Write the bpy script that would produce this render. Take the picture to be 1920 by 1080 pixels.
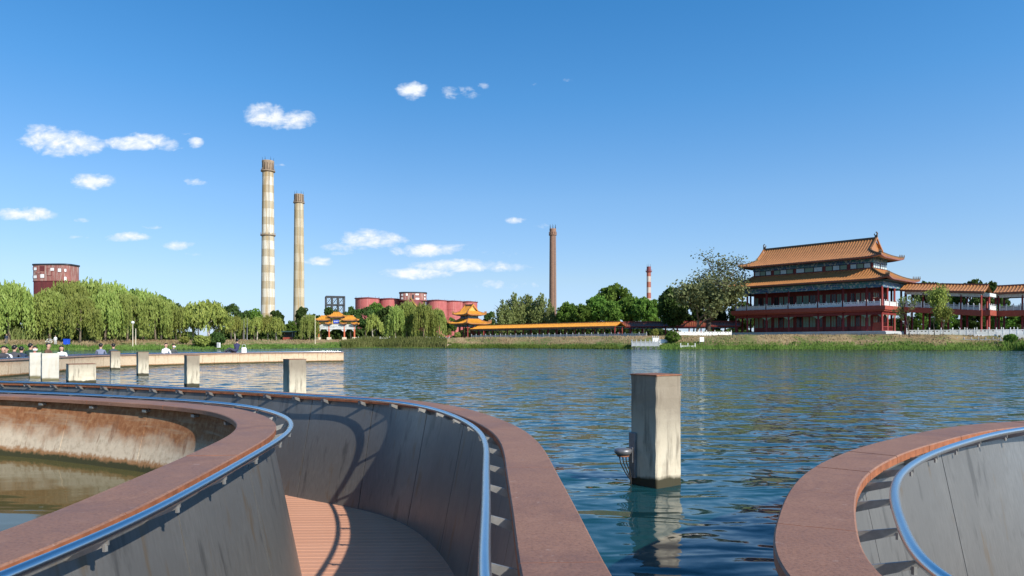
import bpy, bmesh, math, random
import numpy as np
from mathutils import Vector, Matrix

# ------------------------------------------------------------------ clear
for o in list(bpy.data.objects):
    bpy.data.objects.remove(o, do_unlink=True)
SC = bpy.context.scene
COL = SC.collection
R = math.radians

# ------------------------------------------------------------------ camera
F = 1300.0            # focal length in photo pixels (1920 wide)
HOR = 643.0           # horizon row of the photo
ZC = 1.285            # eye height above the lake
cam = bpy.data.cameras.new('camera')
cam.sensor_width = 36.0
cam.lens = 36.0 * F / 1920.0
cam.shift_y = (HOR - 540.0) / 1920.0
cam.clip_start = 0.05
cam.clip_end = 6000
camo = bpy.data.objects.new('camera', cam)
camo.location = (0, 0, ZC)
camo.rotation_euler = (R(90), 0, 0)
COL.objects.link(camo)
SC.camera = camo

# ------------------------------------------------------------------ sun, sky, exposure
SUN_EL, SUN_AZ = 31.0, 136.5          # azimuth clockwise from +Y
sd = Vector((math.sin(R(SUN_AZ)) * math.cos(R(SUN_EL)), math.cos(R(SUN_AZ)) * math.cos(R(SUN_EL)), math.sin(R(SUN_EL))))
sun = bpy.data.lights.new('sun', 'SUN')
sun.energy = 5.0
sun.angle = R(0.53)
sun.color = (1.0, 0.93, 0.82)
suno = bpy.data.objects.new('sun', sun)
suno.rotation_euler = sd.to_track_quat('Z', 'Y').to_euler()
suno.location = (30, -40, 60)
COL.objects.link(suno)

VS = SC.view_settings
VS.view_transform = 'Standard'
VS.look = 'None'
VS.exposure = 0.32
VS.gamma = 1.0
VS.use_curve_mapping = False
SC.cycles.max_bounces = 8
SC.cycles.transparent_max_bounces = 8
SC.cycles.use_denoising = True

world = bpy.data.worlds.new('World')
SC.world = world
world.use_nodes = True
wn, wl = world.node_tree.nodes, world.node_tree.links
wn.clear()

def wmath(op, a, b=None, clamp=False):
    n = wn.new('ShaderNodeMath'); n.operation = op; n.use_clamp = clamp
    for i, s in enumerate((a, b)):
        if s is None: continue
        if isinstance(s, (int, float)): n.inputs[i].default_value = s
        else: wl.new(s, n.inputs[i])
    return n.outputs[0]

sky = wn.new('ShaderNodeTexSky')
sky.sky_type = 'NISHITA'
sky.sun_disc = False
sky.sun_elevation = R(SUN_EL)
sky.sun_rotation = R(SUN_AZ)
sky.altitude = 100
sky.air_density = 1.0
sky.dust_density = 0.35
sky.ozone_density = 2.2
hsv = wn.new('ShaderNodeHueSaturation')
hsv.inputs['Saturation'].default_value = 1.0
hsv.inputs['Value'].default_value = 1.0
tc = wn.new('ShaderNodeTexCoord')
sepz = wn.new('ShaderNodeSeparateXYZ'); wl.new(tc.outputs['Generated'], sepz.inputs[0])
tint = wn.new('ShaderNodeValToRGB'); te = tint.color_ramp.elements   # clear-air colour balance of the sky by elevation (half values)
TINT = [(0.0, (.36,.47,.80)), (.035, (.40,.48,.74)), (.09, (.47,.52,.63)), (.2, (.44,.58,.70)), (.33, (.29,.59,.78)), (.48, (.19,.58,.82))]
while len(te) < len(TINT): te.new(.5)
for el, (p_, c_) in zip(te, TINT): el.position = p_; el.color = c_ + (1,)
wl.new(sepz.outputs[2], tint.inputs[0])
tsc = wn.new('ShaderNodeVectorMath'); tsc.operation = 'SCALE'; tsc.inputs['Scale'].default_value = 2.0
wl.new(tint.outputs[0], tsc.inputs[0])
tmul = wn.new('ShaderNodeVectorMath'); tmul.operation = 'MULTIPLY'
wl.new(sky.outputs[0], tmul.inputs[0]); wl.new(tsc.outputs[0], tmul.inputs[1])
azg = wmath('ADD', 1.0, wmath('MULTIPLY', wmath('MAXIMUM', wmath('ADD', sepz.outputs[0], .15), 0.0), .38))   # evens the clear sky out towards the east
tg = wn.new('ShaderNodeVectorMath'); tg.operation = 'SCALE'
wl.new(tmul.outputs[0], tg.inputs[0]); wl.new(azg, tg.inputs['Scale'])
wl.new(tg.outputs[0], hsv.inputs['Color'])
sep = wn.new('ShaderNodeSeparateXYZ')
wl.new(tc.outputs['Generated'], sep.inputs[0])
dy = wmath('MAXIMUM', sep.outputs[1], 0.02)
cu = wmath('DIVIDE', sep.outputs[0], dy)
cv = wmath('DIVIDE', sep.outputs[2], dy)
comb = wn.new('ShaderNodeCombineXYZ')
wl.new(cu, comb.inputs[0]); wl.new(cv, comb.inputs[1])
vm = wn.new('ShaderNodeVectorMath'); vm.operation = 'MULTIPLY'
vm.inputs[1].default_value = (1.0, 1.7, 1.0)
wl.new(comb.outputs[0], vm.inputs[0])
nz = wn.new('ShaderNodeTexNoise'); nz.inputs['Scale'].default_value = 36; nz.inputs['Detail'].default_value = 9
nz.inputs['Roughness'].default_value = 0.64; nz.inputs['Distortion'].default_value = .35
wl.new(vm.outputs[0], nz.inputs['Vector'])
nz2 = wn.new('ShaderNodeTexNoise'); nz2.inputs['Scale'].default_value = 75; nz2.inputs['Detail'].default_value = 5
wl.new(vm.outputs[0], nz2.inputs['Vector'])
# fair-weather clouds: azimuth / elevation tangents, half sizes, weight
CL = [(78, 255, 44, 24, 1.0), (128, 266, 68, 24, .95), (262, 264, 66, 16, .95), (320, 270, 26, 12, .7), (366, 266, 16, 10, .7), (340, 250, 18, 5, .3),
      (172, 338, 40, 15, .85), (364, 340, 22, 7, .55), (48, 400, 56, 13, .9), (235, 443, 50, 9, .6), (333, 459, 30, 9, .55), (150, 413, 20, 5, .4),
      (288, 425, 22, 5, .4), (150, 443, 28, 5, .4), (362, 475, 20, 5, .35), (492, 212, 34, 22, .95), (520, 216, 18, 22, .85), (552, 222, 36, 18, .95),
      (772, 167, 27, 17, .9), (845, 172, 22, 14, .42), (872, 172, 34, 14, .36), (903, 158, 16, 10, .42), (530, 309, 16, 4, .35),
      (690, 446, 54, 18, 1.0), (640, 462, 44, 9, .5), (725, 450, 40, 12, .6), (795, 468, 58, 13, .85), (850, 464, 40, 9, .5), (596, 489, 32, 9, .7),
      (782, 512, 66, 11, .95), (860, 496, 90, 12, .75), (930, 500, 70, 9, .5), (640, 473, 26, 6, .4), (967, 412, 22, 7, .6), (1024, 422, 24, 7, .4),
      (930, 532, 60, 10, .4), (995, 534, 30, 7, .35), (1065, 150, 14, 6, .22), (1000, 155, 8, 8, .2), (935, 474, 30, 8, .3)]
dens = None
for (px, py, a, b, w) in CL:
    w = min(1.0, w*1.12 + .10)
    u0, v0, ua, vb = (px - 960) / F, (HOR - py) / F, a * 1.35 / F, b * 1.35 / F
    q = wn.new('ShaderNodeVectorMath'); q.operation = 'MULTIPLY_ADD'
    q.inputs[1].default_value = (1/ua, 1/vb, 0); q.inputs[2].default_value = (-u0/ua, -(v0 - .1*vb)/vb, 0)
    wl.new(comb.outputs[0], q.inputs[0])
    d2 = wn.new('ShaderNodeVectorMath'); d2.operation = 'DOT_PRODUCT'
    wl.new(q.outputs[0], d2.inputs[0]); wl.new(q.outputs[0], d2.inputs[1])
    e = wn.new('ShaderNodeMath'); e.operation = 'MULTIPLY_ADD'; e.inputs[1].default_value = -w; e.inputs[2].default_value = w
    wl.new(d2.outputs['Value'], e.inputs[0])
    dens = wmath('MAXIMUM', e.outputs[0], 0.0 if dens is None else dens)
fwd = wmath('GREATER_THAN', sep.outputs[1], 0.03)
nsum = wmath('ADD', wmath('MULTIPLY', wmath('SUBTRACT', nz.outputs[0], .5), 2.9), wmath('MULTIPLY', wmath('SUBTRACT', nz2.outputs[0], .5), .7))
gate = wmath('MULTIPLY', dens, 2.4, clamp=True)
dd = wmath('ADD', wmath('SUBTRACT', dens, 0.35), wmath('MULTIPLY', nsum, .62))
dd = wmath('MULTIPLY', wmath('MULTIPLY', dd, gate), 1.45, clamp=True)
dd = wmath('MULTIPLY', wmath('MULTIPLY', dd, fwd), .93)
ccol = wn.new('ShaderNodeMix'); ccol.data_type = 'RGBA'
ccol.inputs['A'].default_value = (7.2, 8.3, 9.8, 1); ccol.inputs['B'].default_value = (11.2, 11.2, 11.2, 1)
wl.new(wmath('MULTIPLY', nz2.outputs[0], wmath('ADD', dd, .45), clamp=True), ccol.inputs['Factor'])
mixc = wn.new('ShaderNodeMix'); mixc.data_type = 'RGBA'
wl.new(dd, mixc.inputs['Factor']); wl.new(hsv.outputs[0], mixc.inputs['A']); wl.new(ccol.outputs['Result'], mixc.inputs['B'])
bg = wn.new('ShaderNodeBackground'); bg.inputs['Strength'].default_value = 0.081
wl.new(mixc.outputs['Result'], bg.inputs['Color'])
wo = wn.new('ShaderNodeOutputWorld'); wl.new(bg.outputs[0], wo.inputs[0])

# ------------------------------------------------------------------ helpers
def P(px, py, D):
    return Vector(((px - 960) / F * D, D, ZC + (HOR - py) / F * D))
def onz(px, py, z):
    D = F * (ZC - z) / (py - HOR)
    return ((px - 960) / F * D, D)

class MB:
    def __init__(s): s.v = []; s.f = []; s.m = []
    def face(s, pts, mi=0):
        n = len(s.v); s.v += [tuple(p) for p in pts]; s.f.append(tuple(range(n, n + len(pts)))); s.m.append(mi)
    def add(s, vs, fs, mi=0):
        n = len(s.v); s.v += [tuple(p) for p in vs]
        for f in fs: s.f.append(tuple(n + i for i in f)); s.m.append(mi)
        return s
    def box(s, x0, x1, y0, y1, z0, z1, mi=0):
        return s.add([(x0,y0,z0),(x1,y0,z0),(x1,y1,z0),(x0,y1,z0),(x0,y0,z1),(x1,y0,z1),(x1,y1,z1),(x0,y1,z1)],
              [(0,3,2,1),(4,5,6,7),(0,1,5,4),(1,2,6,5),(2,3,7,6),(3,0,4,7)], mi)
    def cbox(s, c, h, mi=0): return s.box(c[0]-h[0], c[0]+h[0], c[1]-h[1], c[1]+h[1], c[2]-h[2], c[2]+h[2], mi)
    def bbox(s, x0, x1, y0, y1, z0, z1, b, mi=0):     # box with chamfered vertical and top edges
        ring = [(x0+b,y0),(x1-b,y0),(x1,y0+b),(x1,y1-b),(x1-b,y1),(x0+b,y1),(x0,y1-b),(x0,y0+b)]
        cx, cy = (x0+x1)/2, (y0+y1)/2
        def ins(p): return (p[0] + (b if p[0] < cx else -b), p[1] + (b if p[1] < cy else -b))
        vs = [(p[0],p[1],z0) for p in ring] + [(p[0],p[1],z1-b) for p in ring] + [ins(p)+(z1,) for p in ring]
        fs = [tuple(reversed(range(8))), tuple(range(16,24))]
        for k in (0, 8):
            for i in range(8):
                j = (i+1) % 8; fs.append((k+i, k+j, k+8+j, k+8+i))
        return s.add(vs, fs, mi)
    def lathe(s, prof, n=16, c=(0,0,0), mi=0, caps=True):
        vs = []; fs = []
        for (r, z) in prof:
            for i in range(n):
                a = 2*math.pi*i/n; vs.append((c[0]+r*math.cos(a), c[1]+r*math.sin(a), c[2]+z))
        for k in range(len(prof)-1):
            for i in range(n):
                j = (i+1) % n; fs.append((k*n+i, k*n+j, (k+1)*n+j, (k+1)*n+i))
        if caps:
            fs.append(tuple(reversed(range(n)))); fs.append(tuple(range((len(prof)-1)*n, len(prof)*n)))
        return s.add(vs, fs, mi)
    def tube(s, pts, rad, n=8, mi=0):
        pts = [Vector(p) for p in pts]; k = len(pts)
        rads = rad if isinstance(rad, (list, tuple)) else [rad]*k
        vs = []; fs = []; up = None
        for i in range(k):
            t = (pts[min(i+1,k-1)] - pts[max(i-1,0)])
            if t.length < 1e-9: t = Vector((0,0,1))
            t.normalize()
            if up is None: up = t.cross(Vector((0,0,1))) if abs(t.z) < .95 else Vector((1,0,0))
            up = up - t*up.dot(t)
            if up.length < 1e-6: up = t.orthogonal()
            up.normalize(); w = t.cross(up)
            for j in range(n):
                a = 2*math.pi*j/n; vs.append(pts[i] + (up*math.cos(a) + w*math.sin(a))*rads[i])
        for i in range(k-1):
            for j in range(n):
                q = (j+1) % n; fs.append((i*n+j, i*n+q, (i+1)*n+q, (i+1)*n+j))
        fs.append(tuple(reversed(range(n)))); fs.append(tuple(range((k-1)*n, k*n)))
        return s.add(vs, fs, mi)
    def mesh(s, name, mats, smooth=False):
        me = bpy.data.meshes.new(name)
        me.from_pydata([tuple(v) for v in s.v], [], s.f)
        for m in (mats if isinstance(mats, (list, tuple)) else [mats]): me.materials.append(m)
        me.polygons.foreach_set('material_index', s.m)
        if smooth: me.polygons.foreach_set('use_smooth', [True]*len(s.f))
        me.update()
        return me

def link(name, me, parent=None, loc=None, rz=None):
    o = bpy.data.objects.new(name, me); COL.objects.link(o)
    if parent is not None: o.parent = parent
    if loc is not None: o.location = loc
    if rz is not None: o.rotation_euler = (0, 0, rz)
    return o
def part(name, mb, mats, parent=None, smooth=False, **k):
    return link(name, mb.mesh(name, mats, smooth), parent, **k)
def tag(o, label, cat, group=None, kind=None):
    if label: o['label'] = label
    if cat: o['category'] = cat
    if group: o['group'] = group
    if kind: o['kind'] = kind
    return o
def struct(o, kind='structure', label=None):
    o['kind'] = kind
    if label: o['label'] = label
    return o
def thing(name, label, cat, loc=(0,0,0), rz=0.0, group=None, scale=None):
    o = bpy.data.objects.new(name, None); COL.objects.link(o)
    o.empty_display_size = .3; o.location = loc; o.rotation_euler = (0, 0, rz)
    if scale is not None: o.scale = scale
    return tag(o, label, cat, group)
def copy_tree(o, parent=None):
    c = o.copy(); COL.objects.link(c); c.parent = parent
    for ch in list(o.children): copy_tree(ch, c)
    return c

# ------------------------------------------------------------------ materials
class NT:
    def __init__(s, name):
        s.m = bpy.data.materials.new(name); s.m.use_nodes = True
        s.n, s.l = s.m.node_tree.nodes, s.m.node_tree.links
        s.b = s.n['Principled BSDF']; s.out = s.n['Material Output']
        s.tc = s.n.new('ShaderNodeTexCoord')
    def val(s, sock, v):
        if isinstance(v, (int, float)): sock.default_value = v
        elif isinstance(v, (tuple, list)): sock.default_value = tuple(v) + ((1,) if len(v) == 3 and len(sock.default_value) == 4 else ())
        else: s.l.new(v, sock)
    def noise(s, scale=5, detail=4, rough=.55, stretch=None, coord='Object', distort=0):
        n = s.n.new('ShaderNodeTexNoise')
        n.inputs['Scale'].default_value = scale; n.inputs['Detail'].default_value = detail; n.inputs['Roughness'].default_value = rough
        n.inputs['Distortion'].default_value = distort
        src = s.tc.outputs[coord]
        if stretch:
            v = s.n.new('ShaderNodeVectorMath'); v.operation = 'MULTIPLY'; v.inputs[1].default_value = stretch
            s.l.new(src, v.inputs[0]); src = v.outputs[0]
        s.l.new(src, n.inputs['Vector'])
        return n.outputs[0]
    def ramp(s, fac, stops):
        r = s.n.new('ShaderNodeValToRGB'); e = r.color_ramp.elements
        while len(e) < len(stops): e.new(.5)
        for el, (p, c) in zip(e, stops):
            el.position = p; el.color = tuple(c) + (1,) if len(c) == 3 else c
        s.l.new(fac, r.inputs[0]); return r.outputs[0]
    def mix(s, fac, a, b, mode='MIX'):
        n = s.n.new('ShaderNodeMix'); n.data_type = 'RGBA'; n.blend_type = mode
        s.val(n.inputs['Factor'], fac); s.val(n.inputs['A'], a); s.val(n.inputs['B'], b)
        return n.outputs['Result']
    def math(s, op, a, b=0.0, clamp=False):
        n = s.n.new('ShaderNodeMath'); n.operation = op; n.use_clamp = clamp
        s.val(n.inputs[0], a); s.val(n.inputs[1], b); return n.outputs[0]
    def sep(s, coord='Object'):
        n = s.n.new('ShaderNodeSeparateXYZ'); s.l.new(s.tc.outputs[coord], n.inputs[0]); return n.outputs
    def step(s, v, lo, hi):
        n = s.n.new('ShaderNodeMapRange'); n.inputs['From Min'].default_value = lo; n.inputs['From Max'].default_value = hi
        s.val(n.inputs['Value'], v); return n.outputs[0]
    def bump(s, h, strength=.3, dist=.02):
        n = s.n.new('ShaderNodeBump'); n.inputs['Strength'].default_value = strength; n.inputs['Distance'].default_value = dist
        s.l.new(h, n.inputs['Height']); s.l.new(n.outputs[0], s.b.inputs['Normal']); return n
    def set(s, color=None, rough=None, metal=None, spec=None):
        if color is not None: s.val(s.b.inputs['Base Color'], color)
        if rough is not None: s.val(s.b.inputs['Roughness'], rough)
        if metal is not None: s.val(s.b.inputs['Metallic'], metal)
        if spec is not None: s.b.inputs['Specular IOR Level'].default_value = spec
        return s.m

def vary(name, c, amt=.25, scale=3.0, rough=.7, metal=0.0, bump=0.0, bdist=.01, detail=5, spec=.4, stretch=None):
    t = NT(name)
    n = t.noise(scale, detail, .6, stretch)
    lo = tuple(x*(1-amt) for x in c); hi = tuple(min(1, x*(1+amt)) for x in c)
    t.set(t.ramp(n, [(.25, lo), (.75, hi)]), rough, metal, spec)
    if bump: t.bump(n, bump, bdist)
    return t.m

MAT = {}
# weathered steel cap slabs
t = NT('cap_slab_paint')
fine = t.noise(90, 5, .7); big = t.noise(2.2, 5, .6)
c = t.ramp(big, [(.2, (.22,.107,.066)), (.5, (.295,.148,.092)), (.8, (.34,.185,.122))])
sp = t.ramp(fine, [(.3, (.62,.6,.58)), (.52, (1,1,1)), (.75, (1.15,1.12,1.1))])
edge = t.noise(7, 6, .7)
c = t.mix(t.math('MULTIPLY', t.step(edge, .55, .75), .7, True), t.mix(1.0, c, sp, 'MULTIPLY'), (.36,.19,.12))
st1 = t.noise(1.1, 7, .7, distort=1.0)
c = t.mix(t.math('MULTIPLY', t.step(st1, .52, .64), .5, True), c, (.15,.075,.058))
st2 = t.noise(22, 3, .6)
c = t.mix(t.math('MULTIPLY', t.step(st2, .68, .74), .6, True), c, (.40,.27,.22))
t.set(c, t.ramp(big, [(.3, (.5,)*3), (.7, (.68,)*3)]), 0, .35); t.bump(fine, .35, .004)
MAT['cap'] = t.m
MAT['cap_edge'] = vary('rust_edge', (.28,.10,.045), .4, 14, .75, bump=.3)
# brushed steel panels
def steel_panel(name, base, streak):
    t = NT(name)
    brush = t.noise(1.0, 4, .6, (60, 60, 1.2)); blotch = t.noise(1.6, 5, .6); drip = t.noise(1.0, 5, .6, (7, 7, .35))
    c = t.ramp(brush, [(.3, tuple(x*.82 for x in base)), (.7, tuple(min(1,x*1.12) for x in base))])
    c = t.mix(t.step(blotch, .35, .75), c, tuple(x*.78 for x in base))
    c = t.mix(t.math('MULTIPLY', t.step(drip, .60, .68), .55, True), c, streak)
    c = t.mix(t.math('MULTIPLY', t.step(drip, .42, .35), .6, True), c, tuple(x*.38 for x in base))
    t.set(c, t.ramp(blotch, [(.3, (.30,)*3), (.75, (.44,)*3)]), .42, .5)
    t.bump(brush, .06, .003)
    return t.m
MAT['panel'] = steel_panel('brushed_steel_panel', (.20,.195,.185), (.17,.11,.05))
MAT['panel_back'] = vary('dark_joint', (.03,.03,.03), .2, 4, .8)
t = NT('handrail_tube_steel')
n = t.noise(3, 3, .6)
t.set(t.ramp(n, [(.2, (.60,.63,.66)), (.8, (.68,.70,.72))]), .27, 1.0)
MAT['rail'] = t.m
MAT['bracket'] = vary('galvanised_bracket', (.30,.29,.27), .25, 20, .45, .6)
# rusty, lime-streaked outer plates: colour by height above the water
def lime_plate(name, rust_from, rust_to, pale):
    t = NT(name)
    z = t.sep()[2]
    n1 = t.noise(2.6, 6, .65); n2 = t.noise(16, 6, .7); drip = t.noise(1.0, 5, .62, (9, 9, .5)); hor = t.noise(1.0, 4, .6, (1.6, 1.6, 22))
    zz = t.math('ADD', z, t.math('MULTIPLY', t.math('SUBTRACT', n1, .5), .5))
    zz = t.math('ADD', zz, t.math('MULTIPLY', t.math('SUBTRACT', n2, .5), .16))
    rust = t.ramp(n2, [(.25, (.17,.06,.024)), (.5, (.31,.13,.055)), (.75, (.46,.26,.13))])
    rust = t.mix(t.step(hor, .5, .68), rust, (.36,.22,.13))
    lime = t.ramp(n2, [(.25, (.40,.30,.20)), (.5, pale), (.8, tuple(min(1,x*1.15) for x in pale))])
    c = t.mix(t.step(zz, rust_from, rust_to), lime, rust)
    c = t.mix(t.math('MULTIPLY', t.step(drip, .58, .68), .6, True), c, (.20,.085,.04))
    zl = t.math('ADD', z, t.math('MULTIPLY', t.math('SUBTRACT', n2, .5), .14))
    c = t.mix(t.step(zl, .12, .085), c, (.33,.17,.075))
    c = t.mix(t.step(zl, .075, .045), c, (.05,.048,.02))
    t.set(c, .85, 0, .25); t.bump(n2, .5, .006)
    return t.m
MAT['lime_near'] = lime_plate('lime_streaked_rusty_plate', .20, .40, (.62,.50,.36))
MAT['lime_far'] = lime_plate('pale_lime_plate', .42, .80, (.60,.46,.31))
MAT['far_cap'] = vary('far_cap_slab', (.30,.20,.165), .2, 3, .6)
# deck boards
t = NT('composite_deck_board')
g = t.noise(1.0, 5, .6, (3, 60, 10)); b = t.noise(1.3, 4, .6); oi = t.n.new('ShaderNodeObjectInfo')
c = t.ramp(g, [(.3, (.55,.275,.17)), (.7, (.67,.355,.235))])
c = t.mix(t.math('MULTIPLY', oi.outputs['Random'], .35), c, (.50,.24,.15))
c = t.mix(t.math('MULTIPLY', t.step(b, .5, .8), .4, True), c, (.68,.42,.31))
t.set(c, .6, 0, .35); t.bump(g, .2, .003)
MAT['plank'] = t.m
MAT['deck_base'] = vary('deck_underlay', (.06,.035,.025), .3, 4, .9)
# concrete
t = NT('weathered_concrete')
n1 = t.noise(4, 7, .65); n2 = t.noise(1.0, 6, .65, (12, 12, 1.6)); n3 = t.noise(40, 4, .7); z = t.sep()[2]
c = t.ramp(n1, [(.25, (.40,.345,.255)), (.5, (.56,.495,.375)), (.75, (.66,.595,.465))])
c = t.mix(t.math('MULTIPLY', t.step(n2, .52, .68), .75, True), c, (.17,.145,.11))
c = t.mix(t.math('MULTIPLY', t.step(t.math('ADD', z, t.math('MULTIPLY', n1, .7)), .66, 1.1), .72, True), c, (.145,.11,.077))
zl = t.math('ADD', z, t.math('MULTIPLY', t.math('SUBTRACT', n1, .5), .12))
c = t.mix(t.step(zl, .105, .07), c, (.055,.05,.03))
t.set(c, .88, 0, .25); t.bump(n3, .35, .006)
MAT['concrete'] = t.m
t = NT('pale_plastered_concrete')
n1 = t.noise(3, 6, .6); n2 = t.noise(1.0, 5, .6, (8, 8, 1)); z = t.sep()[2]
c = t.ramp(n1, [(.3, (.46,.43,.36)), (.7, (.60,.565,.48))])
c = t.mix(t.math('MULTIPLY', t.step(n2, .56, .7), .4, True), c, (.45,.36,.24))
c = t.mix(t.step(t.math('ADD', z, t.math('MULTIPLY', n1, .1)), .16, .1), c, (.15,.13,.07))
t.set(c, .85, 0, .25); t.bump(n1, .2, .01)
MAT['plaster'] = t.m
MAT['rust_plate'] = vary('rust_plate', (.24,.10,.05), .45, 12, .8, bump=.3)
MAT['dark_metal'] = vary('dark_metal', (.05,.055,.06), .3, 8, .5, .5)
MAT['lamp_metal'] = vary('lamp_grey_metal', (.22,.22,.23), .3, 14, .45, .6)
MAT['cable'] = vary('black_cable', (.02,.02,.02), .2, 8, .6)

# water
def water_mat(name, base, s1, strength, slope, rough=.03):
    t = NT(name)
    w1 = t.noise(s1, 2, .5, (.5, 1.0, 1), distort=.5)
    w3 = t.noise(s1*.3, 2, .5, (.6, 1.0, 1))
    h = t.math('ADD', w1, t.math('MULTIPLY', w3, 1.8))
    def slopes(sc, amt, st):
        n = t.n.new('ShaderNodeTexNoise'); n.inputs['Scale'].default_value = sc; n.inputs['Detail'].default_value = 3; n.inputs['Distortion'].default_value = .3
        v = t.n.new('ShaderNodeVectorMath'); v.operation = 'MULTIPLY'; v.inputs[1].default_value = st
        t.l.new(t.tc.outputs['Object'], v.inputs[0]); t.l.new(v.outputs[0], n.inputs['Vector'])
        q = t.n.new('ShaderNodeVectorMath'); q.operation = 'SUBTRACT'; q.inputs[1].default_value = (.5,.5,.5); t.l.new(n.outputs['Color'], q.inputs[0])
        r = t.n.new('ShaderNodeVectorMath'); r.operation = 'MULTIPLY'; r.inputs[1].default_value = (amt*.7, amt, 0); t.l.new(q.outputs[0], r.inputs[0])
        return r.outputs[0]
    a = t.n.new('ShaderNodeVectorMath'); a.operation = 'ADD'
    t.l.new(slopes(s1*1.5, slope, (.5,1,1)), a.inputs[0]); t.l.new(slopes(s1*5, slope*.55, (.6,1,1)), a.inputs[1])
    calm = t.n.new('ShaderNodeMapRange'); calm.inputs['From Min'].default_value = 5; calm.inputs['From Max'].default_value = 26; calm.inputs['To Min'].default_value = .25
    t.l.new(t.sep()[1], calm.inputs['Value'])          # sheltered water beside the walkway is calmer
    gust = t.n.new('ShaderNodeMapRange'); gust.inputs['From Min'].default_value = .35; gust.inputs['From Max'].default_value = .65; gust.inputs['To Min'].default_value = .65; gust.inputs['To Max'].default_value = 1.15
    t.l.new(t.noise(.06, 3, .6, (.5,1,1)), gust.inputs['Value'])
    sc_ = t.n.new('ShaderNodeVectorMath'); sc_.operation = 'SCALE'; t.l.new(a.outputs[0], sc_.inputs[0]); t.l.new(t.math('MULTIPLY', calm.outputs[0], gust.outputs[0]), sc_.inputs['Scale'])
    b = t.n.new('ShaderNodeVectorMath'); b.operation = 'ADD'; b.inputs[1].default_value = (0,0,1); t.l.new(sc_.outputs[0], b.inputs[0])
    c = t.n.new('ShaderNodeVectorMath'); c.operation = 'NORMALIZE'; t.l.new(b.outputs[0], c.inputs[0])
    t.set(base, rough, 0, .5)
    t.b.inputs['IOR'].default_value = 1.333
    bp = t.bump(h, 1.0, strength)
    t.l.new(c.outputs[0], bp.inputs['Normal'])
    return t.m
MAT['water'] = water_mat('lake_water', (.008,.050,.058), 2.3, .045, 1.35, .05)
MAT['pond'] = water_mat('pond_water', (.095,.085,.032), 2.0, .006, .08)
MAT['pond'].node_tree.nodes['Principled BSDF'].inputs['Specular IOR Level'].default_value = .28

# roof tiles etc.
def tile(name, c):
    t = NT(name)
    n = t.noise(1.2, 5, .65); m = t.noise(9, 4, .6)
    col = t.ramp(n, [(.25, tuple(x*.72 for x in c)), (.55, c), (.8, tuple(min(1, x*1.22) for x in c))])
    col = t.mix(t.math('MULTIPLY', t.step(m, .55, .75), .35, True), col, tuple(x*.55 for x in c))
    t.set(col, .42, 0, .45); return t.m
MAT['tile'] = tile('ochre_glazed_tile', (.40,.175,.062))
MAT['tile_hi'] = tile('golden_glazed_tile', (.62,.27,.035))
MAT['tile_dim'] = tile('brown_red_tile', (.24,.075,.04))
MAT['ridge'] = vary('dark_ridge_tile', (.12,.075,.04), .35, 3, .5)
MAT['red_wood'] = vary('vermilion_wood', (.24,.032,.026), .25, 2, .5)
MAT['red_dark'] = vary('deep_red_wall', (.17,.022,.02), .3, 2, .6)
MAT['red_slab'] = vary('red_brown_floor_edge', (.30,.062,.04), .2, 3, .65)
MAT['marble'] = vary('white_marble', (.66,.66,.64), .10, 4, .55)
MAT['white_dull'] = vary('grey_white_stone', (.40,.42,.43), .15, 2, .7)
MAT['window_dark'] = vary('dark_window_glass', (.025,.035,.04), .3, 2, .15)
MAT['curtain'] = vary('pale_green_blind', (.22,.30,.22), .3, 6, .8)
MAT['pane'] = vary('pale_window_pane', (.45,.52,.52), .2, 4, .3)
MAT['soffit'] = vary('dark_green_soffit', (.035,.075,.07), .3, 3, .7)
def beam(name, k):
    t = NT(name)
    b = t.n.new('ShaderNodeTexBrick')
    b.inputs['Scale'].default_value = 1.0; b.inputs['Mortar Size'].default_value = .035; b.inputs['Brick Width'].default_value = 2.4; b.inputs['Row Height'].default_value = .44
    b.inputs['Color1'].default_value = (.03,.15,.19,1); b.inputs['Color2'].default_value = (.02,.055,.20,1); b.inputs['Mortar'].default_value = (.20,.26,.26,1)
    s = t.sep(); cx = t.n.new('ShaderNodeCombineXYZ')
    t.l.new(t.math('ADD', s[0], s[1]), cx.inputs[0]); t.l.new(s[2], cx.inputs[1])
    t.l.new(cx.outputs[0], b.inputs['Vector'])
    n = t.noise(2.5, 3, .5)
    c = t.mix(t.step(n, .55, .62), b.outputs['Color'], (.38,.40,.34)); c = t.mix(t.step(n, .40, .34), c, (.03,.20,.13))
    t.set(c, .6); return t.m
MAT['beam'] = beam('painted_beam', 1)
MAT['beam_pale'] = vary('pale_painted_beam', (.55,.57,.56), .35, 3.0, .6)
MAT['gold'] = vary('yellow_panel', (.55,.40,.10), .3, 4, .5)
MAT['blue_sign'] = vary('blue_plaque', (.02,.08,.55), .15, 3, .4)
MAT['white_paint'] = vary('white_paint', (.78,.78,.76), .06, 4, .5)
MAT['orange_red'] = vary('orange_red_column', (.45,.11,.045), .2, 3, .5)
MAT['stone'] = vary('cream_stone', (.62,.55,.40), .2, 3, .8)
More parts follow.
